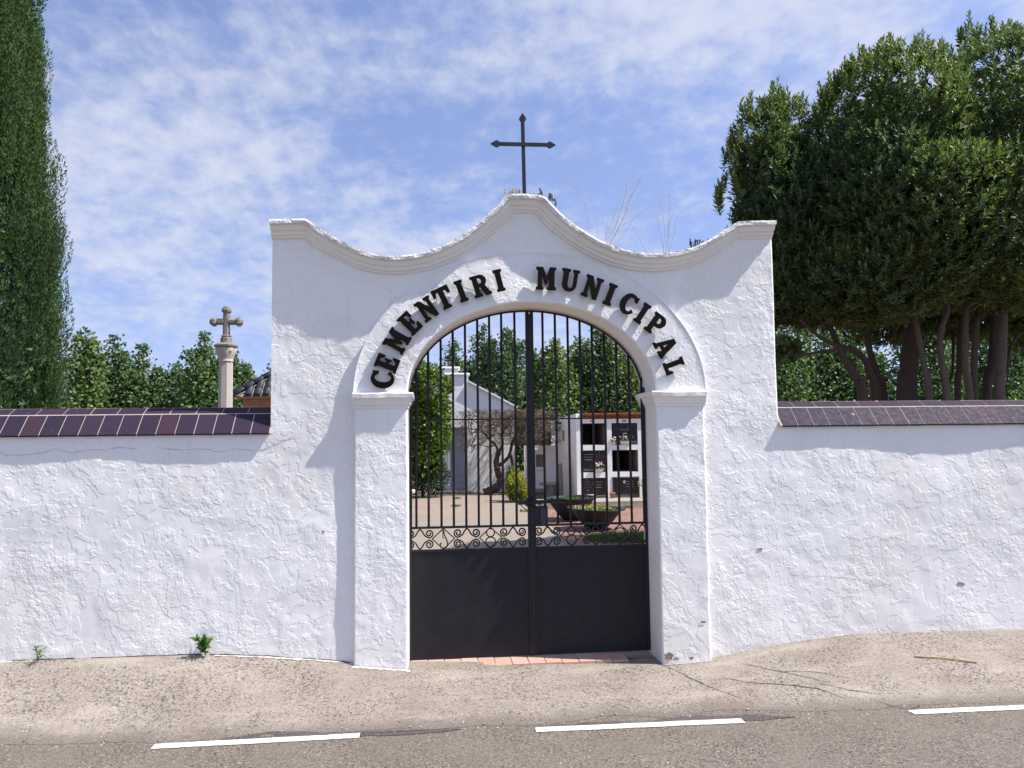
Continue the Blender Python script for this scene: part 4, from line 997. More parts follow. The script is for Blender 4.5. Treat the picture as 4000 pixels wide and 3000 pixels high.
MB().tube([(nx0, YN+2.2, lz+.1), (nx0-.08, YN+2.2, lz+.11), (nx0-.13, YN+2.2, lz+.07)], .012, 6).build('lamp_arm', M_LAMP, nb_)
tag(MB().cbox(nx0-1.2, nx1+.3, YN-1.05, YN+.002, -.04, .075, .02).build('niche_apron', M_APRON), kind='structure')

# ------------------------------------------------------------------ flowers, pots
def bouquet(label, x, y, z, w_, h_, mats, pot=True, n=26, group='flowers on the niches'):
    f = thing('flower_arrangement', label, 'flowers', group=group)
    if pot: MB().loft([[(x+sx*w_*.34, y+sy*.05, z), ] for sx, sy in ()] or [[(x+c_*w_*.32, y+s_*.05, z) for c_, s_ in ((-1, -1), (1, -1), (1, 1), (-1, 1))], [(x+c_*w_*.42, y+s_*.06, z+h_*.3) for c_, s_ in ((-1, -1), (1, -1), (1, 1), (-1, 1))]]).build('planter', M_WHITEMARBLE, f)
    Pt = np.c_[rng.normal(size=n*5)*w_*.26+x, rng.normal(size=n*5)*.04+y, np.abs(rng.normal(size=n*5))*h_*.3+z+h_*.2]
    leaves('leaves', Pt, runit(n*5)+np.array([0, -.3, .6]), runit(n*5), rng.uniform(.04, .07, n*5), .028, M_WEED, f)
    for m_i, m_ in enumerate(mats):
        b = MB()
        for i in range(n//len(mats)):
            a = random.uniform(0, 6.28); r_ = math.sqrt(random.random()); cx_ = x+w_*.45*r_*math.cos(a); cz_ = z+h_*.62+h_*.34*r_*math.sin(a)
            rad = random.uniform(.016, .026); cy_ = y-.05-.04*(1-r_)
            b.lathe([(rad*.2, -rad*.8), (rad, -.2*rad), (rad*.9, rad*.35), (rad*.3, rad*.7)], 6, (cx_, cy_, cz_))
        b.build('blossoms', m_, f)
    return f
a, c = colx[1]; bouquet('pink and white bouquet before the upper plaque', (a+c)/2+.02, YN-.0, rowz[0][0]+.012, .40, .34, [M_PETALW, M_PETALP, M_PETALV])
bouquet('small white lilies beside the pink bouquet', a+.03, YN-.01, rowz[0][0]+.012, .16, .24, [M_PETALW], True, 10)
a, c = colx[0]; bouquet('pink flowers in white trough before the middle plaque', (a+c)/2+.15, YN-.0, rowz[1][0]+.012, .34, .30, [M_PETALP, M_PETALW])
tag(MB().cbox((a+c)/2-.22, (a+c)/2+.03, YN-.16, YN-.03, .077, .18, .012).build('white_trough', M_WHITEMARBLE), 'empty white trough at the foot of the first niche column', 'trough')
pt = thing('clay_pot', 'terracotta pot at the foot of the framed plaque', 'pot')
MB().lathe([(.05, .076), (.075, .2), (.085, .2), (.085, .23), (.06, .232), (.05, .20)], 14, (colx[1][0]-.05, YN-.15, 0)).build('body', M_POT, pt, True)
vs_ = thing('flower_vase', 'white vase with pale flowers between the second and third niches', 'vase')
vx = (colx[1][1]+colx[2][0])/2+.02
MB().lathe([(.05, .076), (.045, .12), (.06, .25), (.035, .36), (.05, .40), (.03, .402)], 14, (vx, YN-.16, 0)).build('body', M_WHITEMARBLE, vs_, True)
Pt = np.c_[rng.normal(size=60)*.09+vx, rng.normal(size=60)*.06+YN-.16, np.abs(rng.normal(size=60))*.08+.42]
leaves('blossoms', Pt, runit(60), runit(60), .06, .05, M_DRY, vs_); leaves('leaves', Pt[:40]-np.array([0, 0, .04]), runit(40), runit(40), .08, .03, M_WEED, vs_)

# ------------------------------------------------------------------ cast-stone chair, bowls, bench
chx, chy = G(2165, 1950)[:2]
sc2 = thing('stone_chair', 'grey cast stone seat with curved back beside the niche block', 'seat')
mp2 = (chy+6.1)/FOC/1.58
MB().lathe([(.18, 0), (.17, .12), (.15, .15), (.17, .38), (.22, .42)], 10, (chx-.10, chy, 0)).build('pedestal', M_GREYSTONE, sc2)
rr = []
for z, g_ in ((.42, .0), (.435, .03), (.485, .03), (.50, .0)):
    rr.append([(chx-.12+(.30+g_)*math.cos(t), chy-.02+(.24+g_)*math.sin(t), z) for t in [2*math.pi*i/20 for i in range(20)]])
MB().loft(rr).build('seat', M_GREYSTONE, sc2, False)
rr = []
for i in range(9):
    t = -1.25+2.5*i/8; cx_, cy_ = chx+.06, chy+.05; dx_, dy_ = math.cos(t), math.sin(t)
    h = 1.06-.10*abs(t)**2/1.5
    rr.append([(cx_+r_*dx_*(.6), cy_+r_*dy_, z) for r_, z in ((.30, .02), (.37, .02), (.33, h), (.27, h-.02))])
MB().loft(rr).build('backrest', M_GREYSTONE, sc2)
def bowl(label, p, r, h, tilt, flowers):
    o = thing('bowl_planter', label, 'planter', group='large dark bowl planters')
    prof = [(.20*r, 0), (.30*r, 0), (.55*r, .34*h), (.76*r, .72*h), (.86*r, .93*h), (r, .95*h), (r, h), (.84*r, h), (.80*r, .92*h), (.70*r, .80*h)]
    ob = MB().lathe(prof, 40, (0, 0, 0), False).build('body', M_BOWL, o, False)
    ob.location = p; ob.rotation_euler = tilt
    s_ = MB().lathe([(.78*r, .84*h), (.5*r, .86*h), (.01, .87*h)], 28, (0, 0, 0)).build('soil', M_SOIL, o); s_.location = p; s_.rotation_euler = tilt
    n = 260; a = rng.uniform(0, 6.28, n); q_ = np.sqrt(rng.uniform(0, 1, n))*.72*r
    Pt = np.c_[q_*np.cos(a)+p[0], q_*np.sin(a)+p[1], np.full(n, .86*h)+p[2]]
    leaves('plants', Pt, runit(n)+np.array([0, 0, .9]), runit(n), rng.uniform(.05, .10, n), .03, M_WEED, o)
    if flowers:
        Pt2 = Pt[:70]+np.array([0, 0, .07]); leaves('blossoms', Pt2, runit(70), runit(70), .05, .05, M_YELLOW, o); leaves('dry_leaves', Pt[70:120]+np.array([0, 0, .05]), runit(50), runit(50), .06, .04, M_DRY, o)
    return o
b1 = G(2328, 2066); b2 = G(2240, 2030)
bowl('dark bowl planter with yellow flowers, nearest the gate', (b1[0], b1[1], -.004), .575, .42, (.02, .03, 0), True)
bowl('dark bowl planter behind the one with yellow flowers', (b2[0]-.03, b2[1], -.004), .60, .50, (0, -.03, 0), False)
bn = thing('stone_bench', 'white stone bench behind the left gate pier', 'bench')
bq = P(1621, 1922, G(1608, 1954)[1]); by = float(bq[1])
MB().cbox(bq[0]-1.5, bq[0], by-.2, by+.2, bq[2]-.03, bq[2]+.07, .02).build('seat', M_WHITEMARBLE, bn)
for xx in (bq[0]-.16, bq[0]-1.35): MB().loft([[(xx-.06, by-.14, 0), (xx+.06, by-.14, 0), (xx+.06, by+.14, 0), (xx-.06, by+.14, 0)], [(xx-.10, by-.17, bq[2]-.03), (xx+.10, by-.17, bq[2]-.03), (xx+.10, by+.17, bq[2]-.03), (xx-.10, by+.17, bq[2]-.03)]]).build('leg', M_GREYSTONE, bn)
rp_ = thing('flower_pot', 'pot of red flowers on the white bench', 'flowers')
MB().lathe([(.06, bq[2]+.071), (.09, bq[2]+.2), (.10, bq[2]+.2), (.09, bq[2]+.22)], 12, (bq[0]-.2, by, 0)).build('pot', M_LAMP, rp_, True)
Pt = np.c_[rng.normal(size=90)*.09+bq[0]-.2, rng.normal(size=90)*.08+by, np.abs(rng.normal(size=90))*.1+bq[2]+.22]
leaves('leaves', Pt[:60], runit(60), runit(60), .07, .04, M_WEED, rp_)
b = MB()
for q_ in Pt[60:84]: b.lathe([(.005, -.02), (.025, -.005), (.02, .012), (.004, .02)], 6, tuple(q_))
b.build('blossoms', M_PETALR, rp_)

# ------------------------------------------------------------------ far power pylon
py = thing('power_pylon', 'faint lattice power pylon far beyond the trees', 'pylon')
YP = 150.0
def q8(a, b): return P(1700+a/3.687, 1250+b/3.687, YP)
tp = q8(237, 220); zg = -.1; b = MB()
cxp = tp[0]
for sx in (-1, 1):
    for sy in (-1, 1): b.tube([(cxp+sx*1.6, YP+sy*1.6, zg), (cxp+sx*.35, YP+sy*.35, q8(237, 330)[2]), (cxp+sx*.05, YP+sy*.05, tp[2])], .07, 4)
for i in range(14):
    z0_, z1_ = zg+i*1.3, zg+(i+1)*1.3; w0, w1 = 1.6-1.25*min(1, z0_/18), 1.6-1.25*min(1, z1_/18)
    for sy in (-1, 1): b.tube([(cxp-w0, YP+sy*w0, z0_), (cxp+w1, YP+sy*w1, z1_)], .04, 3); b.tube([(cxp+w0, YP+sy*w0, z0_), (cxp-w1, YP+sy*w1, z1_)], .04, 3)
b.build('tower', M_STEEL, py)
for zy, l, r in ((262, 212, 305), (370, 75, 330), (402, 75, 330), (434, 75, 330)):
    a_, c_ = q8(l, zy), q8(r, zy); MB().tube([tuple(a_), tuple(c_)], .09, 4).build('crossarm', M_STEEL, py)

# ------------------------------------------------------------------ trees
def tree(name, label, cat='tree', group=None): return thing(name, label, cat, group=group)
def ellip(n, c, r, shell=(.8, 1.0)):
    d = runit(n); u = rng.uniform(shell[0]**3, shell[1]**3, n)**(1/3)
    return np.array(c)+d*np.array(r)*u[:, None], d
# ---- cypress at the left edge
cy = tree('cypress_tree', 'tall dark cypress at the left edge behind the wall')
YY = 3.2; base = PD(-148, 900, YY); CX = base[0]
def cyr(z): # radius at height
    return np.interp(z, [0, .4, 1.2, 2.39, 3.13, 3.88, 4.48, 5.37, 6.27, 7.16, 9.5, 12.0, 13.8], [.4, .95, 1.22, 1.29, 1.22, 1.22, 1.12, 1.02, .95, .87, .68, .36, .02])
MB().tube([(CX, YY, -.1), (CX+.03, YY, 4), (CX, YY, 12.5)], [.22, .16, .02], 8).build('trunk', M_BARKRED, cy)
nC = 2300; Pall, Dall, Lall, Wall = [], [], [], []
zz = rng.uniform(1.2, 11.5, nC*2); zz = zz[rng.uniform(0, 1.32, nC*2) < cyr(zz)][:nC]; an = rng.uniform(0, 6.283, len(zz))
for z, a in zip(zz, an):
    R = float(cyr(z))*random.uniform(.84, .99)*(1+.11*float(fbm(a*2.6, z*.5, 3, 51))-.12*max(0, math.sin(a*9-z*.9+2*float(vnoise(a*2, z, 3))))); h = random.uniform(.45, 1.0); wd = random.uniform(.06, .12)
    n = 255; u = rng.beta(1.2, 1.5, n); ph = rng.uniform(0, 6.283, n); r_ = wd*np.sin(np.pi*np.clip(u*.85+.12, 0, 1))*np.sqrt(rng.uniform(.3, .85, n))
    c = np.array([CX+R*math.cos(a), YY+R*math.sin(a), z]); ax = np.array([.12*math.cos(a), .12*math.sin(a), 1.0]); ax /= np.linalg.norm(ax)
    ex = np.array([-math.sin(a), math.cos(a), 0]); ey = np.cross(ax, ex)
    rad = np.cos(ph)[:, None]*ex+np.sin(ph)[:, None]*ey
    Pall.append(c+ax*((u-.25)*h)[:, None]+rad*r_[:, None]); Dall.append(ax*1.2+rad*.6+runit(n)*.3)
    Lall.append(rng.uniform(.026, .055, n)); Wall.append(rng.uniform(.009, .015, n))
cell = (np.floor((an+.35*np.array([float(vnoise(q_*.8, 3.3, 61)) for q_ in zz]))/6.2832*11).astype(int) % 11)*9+np.floor(zz/1.5+.5*np.sin(an*3)).astype(int).clip(0, 8)
for c_ in np.unique(cell):
    ii = np.nonzero(cell == c_)[0]; Pa = np.vstack([Pall[i] for i in ii])
    leaves('foliage_spray', Pa, np.vstack([Dall[i] for i in ii]), runit(len(Pa)), np.concatenate([Lall[i] for i in ii]), np.concatenate([Wall[i] for i in ii]), M_CYP, cy)
# inner mass of old foliage
n = 42000; z = rng.uniform(.3, 12.4, n); a = rng.uniform(0, 6.283, n); r_ = cyr(z)*np.sqrt(rng.uniform(.45, .86, n))
leaves('inner_foliage', np.c_[CX+r_*np.cos(a), YY+r_*np.sin(a), z], runit(n)+np.array([0, 0, .6]), runit(n), .11, .05, M_CYP, cy)

# ---- the three laurels on the right
def laurel(label, lobes, stems, seed, nshoot, spikes=()):
    t = tree('laurel_tree', label, group='evergreen trees behind the right wall')
    for m_, pts, r0, r1, Y0, Y1 in stems:
        pw = [P(3000+a/2.212, 1100+b/2.212, Y0+(Y1-Y0)*i/(len(pts)-1)) for i, (a, b) in enumerate(pts)]
        if pts[0][1] > 950: pw = [np.array([pw[0][0]+(pw[0][0]-pw[1][0])*.4, pw[0][1], -.05])] + pw
        pw = smoothpath(pw, 5); n = len(pw); rr = np.linspace(r0, r1, n)*(1+.10*vnoise(np.arange(n)*.7, np.zeros(n)+seed, 77))
        MB().tube(pw, rr, 9).build('trunk', m_, t, True)
    tot = sum(l[3] for l in lobes)
    def flush():
        leaves('leaf_mass', np.vstack(Ps), np.vstack(Ds), np.vstack(Ns), np.concatenate(Ls), np.concatenate(Ws), M_LAUREL, t)
    for c, r, _, wt in lobes:
        Ps, Ds, Ls, Ws, Ns = [], [], [], [], []
        n = int(nshoot*wt/tot); p, d = ellip(n, c, r, (.86, 1.0))
        dn = d/np.array(r); dn /= np.linalg.norm(dn, axis=1)[:, None]
        p = p + dn*(.15*fbm(p[:, 0]*1.5+p[:, 1], p[:, 2]*1.5, 3, seed))[:, None]
        keep = np.ones(len(p), bool)
        for c2, r2, _, _ in lobes:
            if c2 is c: continue
            keep &= (((p-np.array(c2))/np.array(r2))**2).sum(1) > .72
        p, dn = p[keep], dn[keep]
        sd = dn*.55+np.array([0, 0, .75])+runit(len(p))*.28; sd /= np.linalg.norm(sd, axis=1)[:, None]
        sl_ = rng.uniform(.08, .24, len(p)); add(p, sd, sl_, Ps, Ds, Ls, Ws, Ns)
        if len(p): flush()
    Ps, Ds, Ls, Ws, Ns = [], [], [], [], []
    for (px_, py_, Y_, ln) in spikes:
        p = P(px_, py_, Y_)[None]; p = p+rng.normal(size=(7, 3))*np.array([.05, .08, .05]); sd = np.array([[0, 0, 1.0]])+runit(7)*.25
        add(p-sd*ln, sd, np.full(7, ln*1.1), Ps, Ds, Ls, Ws, Ns, 26)
    flush()
    for nm, sh, cnt in (('inner_leaves', (.25, .80), 6500),):
        Pi = []
        for c, r, _, wt in lobes: Pi.append(ellip(int(cnt*wt/tot*1.6), c, r, sh)[0])
        Pi = np.vstack(Pi); leaves(nm, Pi, runit(len(Pi)), runit(len(Pi)), .19, .08, M_LAUREL, t)
    return t
def add(p, sd, sl_, Ps, Ds, Ls, Ws, Ns, nl=13):
    n = len(p); 
    ex = np.cross(sd, runit(n)); ex /= np.linalg.norm(ex, axis=1)[:, None]; ey = np.cross(sd, ex)
    for j in range(nl):
        u = (j+.5)/nl; a = j*2.4+rng.uniform(0, .6, n); rad = ex*np.cos(a)[:, None]+ey*np.sin(a)[:, None]
        Ps.append(p+sd*(sl_*u)[:, None]); op = 1.15-.65*u
        d = sd*(.55+.55*u)+rad*op; Ds.append(d); Ns.append(sd-rad*.3+runit(n)*.15)
        Ls.append(rng.uniform(.07, .14, n)*(1-.25*u)); Ws.append(rng.uniform(.026, .038, n))
def LB(px_, py_, Y_, rx, ry, rz, wt=None):
    c = P(px_, py_, Y_); s_ = (Y_+6.1)/FOC; r = (rx*s_, ry, rz*s_); return (tuple(c), r, 0, wt or (r[0]*r[2]+r[1]*r[0]))
laurel('dark evergreen tree with spiky shoots, touching the gateway',
    [LB(3050, 880, 5.6, 195, 1.0, 330), LB(2965, 690, 5.5, 90, .7, 200), LB(3035, 610, 5.7, 60, .5, 200), LB(3190, 1080, 5.5, 240, 1.1, 250), LB(2990, 1120, 5.7, 150, .9, 190), LB(3060, 1375, 5.4, 60, .4, 28)],
    [(M_BARKRED, [(820, 1010), (780, 860), (700, 740), (620, 590), (560, 440), (480, 330)], .085, .035, 5.2, 5.4), (M_BARKRED, [(640, 575), (480, 500), (340, 390), (280, 330)], .034, .02, 5.3, 5.0),
     (M_BARKRED, [(620, 580), (470, 605), (330, 630), (200, 640)], .026, .012, 5.3, 5.1), (M_BARKRED, [(930, 1010), (880, 800), (840, 680), (730, 590), (640, 575)], .075, .04, 5.6, 5.3), (M_BARKRED, [(1000, 1010), (940, 800), (890, 640), (850, 480), (800, 350)], .07, .04, 5.8, 5.7)], 3, 3900,
    [(2992, 405, 5.4, .35), (3035, 395, 5.5, .3), (3008, 345, 5.5, .45), (3048, 385, 5.6, .35), (2915, 400, 5.4, .35), (2850, 590, 5.4, .3), (2846, 690, 5.4, .25), (2815, 745, 5.3, .3), (2862, 540, 5.4, .25), (3120, 400, 5.5, .3)])
laurel('broad evergreen tree with thick shaggy trunk behind the right wall',
    [LB(3445, 580, 5.2, 255, 1.6, 330), LB(3385, 800, 4.9, 245, 1.5, 350), LB(3500, 880, 4.8, 350, 1.6, 350), LB(3400, 1090, 5.0, 320, 1.4, 190), LB(3480, 1200, 6.2, 260, .8, 130)],
    [(M_BARKRED, [(1200, 1010), (1210, 800), (1225, 600), (1250, 350), (1260, 150)], .16, .12, 5.5, 5.5), (M_BARK, [(1395, 1010), (1350, 740), (1310, 520), (1270, 330), (1240, 150)], .055, .04, 5.0, 4.9), (M_BARK, [(1545, 1010), (1510, 760), (1485, 550), (1500, 400), (1540, 290), (1560, 150)], .058, .04, 4.9, 4.8), (M_BARKRED, [(1480, 520), (1380, 570), (1300, 520)], .02, .015, 5.0, 5.4)], 5, 8200,
    [(3190, 430, 5.0, .25), (3270, 300, 5.1, .3), (3370, 195, 5.2, .35), (3480, 150, 5.2, .4), (3310, 250, 5.1, .3), (3430, 180, 5.2, .3), (3230, 370, 5.1, .3)])
laurel('tallest evergreen tree with several pale trunks at the right edge',
    [LB(3870, 520, 5.1, 300, 1.7, 350), LB(4170, 580, 5.3, 330, 1.7, 400), LB(3820, 880, 4.8, 360, 1.6, 340), LB(4180, 980, 5.2, 380, 1.6, 330), LB(3850, 1090, 4.9, 330, 1.3, 160), LB(3800, 1230, 6.3, 300, .9, 130), LB(4080, 1240, 6.0, 240, .9, 150)],
    [(M_BARK, [(1745, 1010), (1705, 760), (1700, 520), (1705, 330), (1720, 150)], .062, .045, 4.9, 4.9), (M_BARK, [(1790, 1010), (1780, 760), (1790, 500), (1810, 280)], .06, .045, 5.2, 5.1), (M_BARKRED, [(1640, 1010), (1650, 760), (1660, 500), (1680, 300)], .06, .04, 5.5, 5.4), (M_BARKRED, [(1890, 1010), (1930, 760), (1955, 480), (1960, 250)], .085, .06, 5.4, 5.3), (M_BARK, [(2000, 1010), (2010, 800), (2015, 600), (2025, 400), (2035, 150)], .088, .066, 4.8, 4.8), (M_BARKRED, [(2060, 800), (2090, 600), (2150, 480), (2260, 400)], .03, .022, 4.9, 5.0), (M_BARKRED, [(1560, 1010), (1590, 800), (1600, 560), (1590, 380)], .03, .02, 6.0, 6.0)], 8, 9500,
    [(3770, 120, 5.2, .3), (3865, 100, 5.2, .4), (3700, 180, 5.1, .3), (3620, 190, 5.1, .3), (3930, 115, 5.2, .3), (3820, 115, 5.2, .3), (3980, 120, 5.2, .3)])
# lime-green hedge and dark shrub seen between the right-hand trunks
def bush(name, label, cat, lobes, n, m_, ln, wd, cat_group=None, stem=True):
    t = tree(name, label, cat, cat_group); Pt = []
    tot = sum(r[0]*r[2] for c, r in lobes)
    for c, r in lobes:
        p, d = ellip(int(n*r[0]*r[2]/tot), c, r, (.55, 1.0)); p = p+d*(.12*min(r)*fbm(p[:, 0]*5, p[:, 2]*5+p[:, 1], 3, 5))[:, None]; Pt.append(p[p[:, 2] > 0])
    Pt = np.vstack(Pt); nn = len(Pt)
    leaves('foliage', Pt, runit(nn)+np.array([0, -.2, .5]), runit(nn)+np.array([0, -.3, .6]), rng.uniform(.7, 1.2, nn)*ln, rng.uniform(.7, 1.2, nn)*wd, m_, t)
    if stem:
        c = lobes[0][0]; MB().tube([(c[0], c[1], -.03), (c[0]+.02, c[1], c[2])], [.04, .02], 6).build('stem', M_BARK, t)
    return t
h_ = P(3960, 1560, 9.0)
bush('lime_hedge', 'lime green hedge glowing behind the right hand trunks', 'hedge', [((h_[0]+.1, 9.0, 1.38), (.75, .5, 1.36)), ((h_[0]+1.6, 9.0, 1.3), (1.0, .5, 1.3)), ((P(3835, 1560, 9.2)[0], 9.2, 1.25), (.32, .4, 1.22))], 6500, M_LIME, .07, .035)
h_ = P(4000, 1450, 10.5)
bush('dark_shrub', 'dark green shrub behind the lime hedge at right', 'shrub', [((h_[0], 10.5, 1.6), (1.0, .7, 1.6)), ((h_[0]+1.5, 10.8, 1.7), (1.2, .7, 1.7))], 5000, M_HEDGE, .09, .045)

# ---- poplars beyond the courtyard
def poplar(label, px_, top, Y_, wpx, nl=4200, seed=0):
    t = tree('poplar_tree', label, group='poplars in a row beyond the courtyard')
    tp_ = P(px_, top, Y_); H = tp_[2]; x0 = tp_[0]; s_ = (Y_+6.1)/FOC; R = wpx*s_
    MB().tube([(x0, Y_, -.15), (x0+.1, Y_, H*.5), (x0, Y_, H*.95)], [.12, .08, .015], 7).build('trunk', M_BARK, t)
    Pt = []; br = MB(); nlead = 12
    for i in range(nlead):
        a = random.uniform(0, 6.283); q_ = math.sqrt(random.random()); ox, oy = R*.8*q_*math.cos(a), R*.8*q_*math.sin(a)
        hh = H*(1.0-.30*q_*random.uniform(.3, 1.4)) if i else H
        if i == 0: ox = oy = 0
        m_ = nl//nlead; u = rng.beta(1.25, .95, m_)*1.0; z = .5+(hh-.5)*u
        sp = (.13+.42*np.clip((1-u)*2.6, 0, 1))*R*.8
        Pt.append(np.c_[x0+ox*(.3+.7*u)+rng.normal(size=m_)*sp, Y_+oy*(.3+.7*u)+rng.normal(size=m_)*sp, z])
        br.tube([(x0, Y_, H*.12), (x0+ox*.6, Y_+oy*.6, H*.4), (x0+ox, Y_+oy, hh*.97)], [.04, .025, .006], 4)
    br.build('branches', M_BARK, t)
    Pt = np.vstack(Pt); nn = len(Pt)
    leaves('crown', Pt, runit(nn)+np.array([0, -.25, -.5]), runit(nn)+np.array([.3, -.5, .5]), rng.uniform(.10, .16, nn), rng.uniform(.09, .14, nn), M_POPLAR, t, .05)
PO = [('poplar rising closest to the cypress', 335, 1290, 23, 100), ('twin-headed poplar second from the cypress', 450, 1315, 24.5, 100), ('poplar in the dip between cypress and stone cross', 560, 1350, 23.5, 90), ('low poplar left of the stone cross', 690, 1425, 24, 110),
      ('poplar standing just left behind the stone cross', 800, 1305, 22.5, 95), ('poplar half hidden by the stone cross shaft', 905, 1380, 24.5, 85), ('small poplar between stone cross and hut roof', 968, 1430, 26, 60), ('poplar behind the hut, mostly hidden by the gateway', 1110, 1380, 26.5, 110),
      ('poplar above the chapel crest, near the pylon', 1775, 1335, 25.5, 90), ('tall poplar behind the left gate bars', 1890, 1275, 26, 95), ('poplar beside the meeting stiles, left', 1985, 1290, 25, 95), ('low poplar behind the meeting stiles', 2085, 1375, 26, 85), ('poplar just right of the meeting stiles', 2165, 1330, 25, 90),
      ('poplar above the left end of the niche block', 2260, 1320, 26, 95), ('tallest poplar seen through the right leaf', 2340, 1262, 25.5, 85), ('poplar by the right gate pier', 2440, 1335, 25, 95), ('poplar mostly hidden behind the right gate pier', 2570, 1330, 26, 110),
      ('poplar just right of the gateway under the dark crown', 3070, 1230, 22, 130), ('poplar seen left of the leaning trunks', 3210, 1210, 23, 130), ('poplar seen behind the leaning trunks', 3350, 1220, 22.5, 130), ('poplar seen right of the shaggy trunk', 3600, 1210, 22, 140), ('poplar glimpsed between the pale trunks', 3790, 1210, 23, 130), ('poplar glimpsed right of the thickest pale trunk', 3940, 1230, 22, 130)]
for i, (lb, a, b, Y_, w_) in enumerate(PO): poplar(lb, a, b-8, Y_, w_, 9000 if i < 17 else 10500, i)

# ---- shrubs in the courtyard
sh = G(1690, 1936); sx, sy = sh[0], sh[1]-.6
def cs(x, y, Y_): return P(1350+x/1.58, 1150+y/1.58, Y_)
lob = []
for (a, b, rx, rz) in ((470, 560, 75, 150), (540, 620, 95, 180), (480, 800, 110, 190), (560, 850, 90, 200), (500, 1010, 120, 160), (590, 720, 60, 130), (420, 700, 70, 200), (640, 560, 22, 60), (450, 440, 20, 60)):
    s_ = (sy+6.1)/FOC/1.58; c = cs(a, b, sy); lob.append(((c[0], sy+random.uniform(-.3, .3), c[2]), (rx*s_, .7*max(.3, min(1, rx/90)), rz*s_)))
bush('vine_clad_shrub', 'tall bright green shrub overgrown with vine, left of the chapel door', 'shrub', lob, 9500, M_VINE, .13, .095)
lob = []
for (a, b, rx, rz) in ((480, 1140, 130, 105), (560, 1130, 80, 110), (420, 1100, 90, 130)):
    c = cs(a, b, sy-.3); lob.append(((c[0], sy-.2, c[2]), (rx*s_, .6, rz*s_)))
bush('dark_hedge_bush', 'dark clipped bush at the foot of the vine clad shrub', 'shrub', lob, 5000, M_HEDGE, .07, .04)
yb_ = G(2021, 1962); c = cs(1055, 1190, yb_[1]); s_ = (yb_[1]+6.1)/FOC/1.58
ys = bush('yellow_shrub', 'yellow variegated shrub beside the path', 'shrub', [((c[0], yb_[1], c[2]-.05), (62*s_, .36, 80*s_)), ((c[0]-.13, yb_[1]-.1, c[2]+.06), (30*s_, .22, 60*s_)), ((c[0]+.14, yb_[1]-.05, c[2]-.12), (42*s_, .26, 62*s_)), ((c[0]-.2, yb_[1]-.1, c[2]-.2), (30*s_, .2, 45*s_))], 900, M_YELLOW, .09, .04)
Ps, Ds, Ls, Ws, Ns = [], [], [], [], []
p_, d_ = ellip(120, (c[0], yb_[1], c[2]-.06), (62*s_, .34, 84*s_), (.75, 1.0)); p_ = p_[p_[:, 2] > .06]
sd_ = np.tile(np.array([[0, 0, 1.0]]), (len(p_), 1))+runit(len(p_))*.45; add(p_, sd_/np.linalg.norm(sd_, axis=1)[:, None], rng.uniform(.10, .26, len(p_)), Ps, Ds, Ls, Ws, Ns, 12)
leaves('shoots', np.vstack(Ps), np.vstack(Ds), np.vstack(Ns), np.concatenate(Ls)*.7, np.concatenate(Ws)*.9, M_YELLOW, ys)
p_, d_ = ellip(500, (c[0]-.02, yb_[1], c[2]-.12), (58*s_, .34, 72*s_), (.5, .95)); leaves('green_leaves', p_[p_[:, 2] > .03], runit(int((p_[:, 2] > .03).sum())), runit(int((p_[:, 2] > .03).sum())), .09, .04, M_WEED, ys)
c2 = cs(1020, 1130, yb_[1]+.5)
bush('small_green_shrub', 'small green shrub behind the yellow one', 'shrub', [((c2[0], yb_[1]+.5, .55), (.16, .16, .50))], 700, M_WEED, .08, .035)

# ---- gnarled bare tree with clipped twig canopy
bt_ = tree('bare_tree', 'gnarled leafless tree with flat clipped canopy before the chapel')
BY = float(G(1915, 1925)[1])-.9
def bz(x, y, dy=0): return P(1350+x/1.58, 1150+y/1.58, BY+dy)
def limb(pts, r0, r1, nm='limb', dys=None):
    pw = smoothpath([bz(a, b, (dys[i] if dys else 0)) for i, (a, b) in enumerate(pts)], 5); n = len(pw)
    MB().tube(pw, np.linspace(r0, r1, n)*(1+.18*vnoise(np.arange(n)*.9, np.zeros(n), random.randint(0, 99))), 8).build(nm, M_BARKRED, bt_, True); return pw
limb([(855, 1228), (905, 1205), (950, 1175), (955, 1140), (938, 1090), (930, 1030), (945, 970)], .15, .085, 'trunk')
limb([(945, 1060), (1000, 1010), (1020, 960), (1030, 910), (1060, 870)], .06, .04)
limb([(945, 980), (925, 930), (890, 895), (850, 850), (820, 800)], .05, .025)
limb([(945, 980), (970, 920), (960, 860), (1000, 800), (1010, 750)], .05, .022)
limb([(1030, 1100), (1030, 1040), (1015, 980), (1025, 930)], .05, .045); limb([(1030, 910), (1100, 930), (1150, 920), (1230, 935)], .035, .015); limb([(1040, 890), (1090, 840), (1120, 790), (1150, 750)], .035, .015); limb([(930, 930), (880, 940), (830, 930), (800, 960)], .022, .008)
tw = MB(); tips = []
def grow(p, d, l, r, dep):
    q_ = p+d*l; m_ = (p+q_)/2+rng.normal(size=3)*l*.08; tw.tube([p, m_, q_], [r, r*.85, r*.7], 3, False)
    if dep == 0: return
    for _ in range(random.choice((2, 2, 3))):
        d2 = d+rng.normal(size=3)*.55; d2[2] += .12; d2 /= np.linalg.norm(d2); e = q_+d2*l*.7
        zhi, zlo = bz(900, 712)[2], bz(900, 935)[2]
        if e[2] > zhi: d2[2] = -abs(d2[2])*.2; d2 /= np.linalg.norm(d2)
        if e[2] < zlo: d2[2] = abs(d2[2])
        grow(q_, d2, l*random.uniform(.62, .85), r*.68, dep-1)
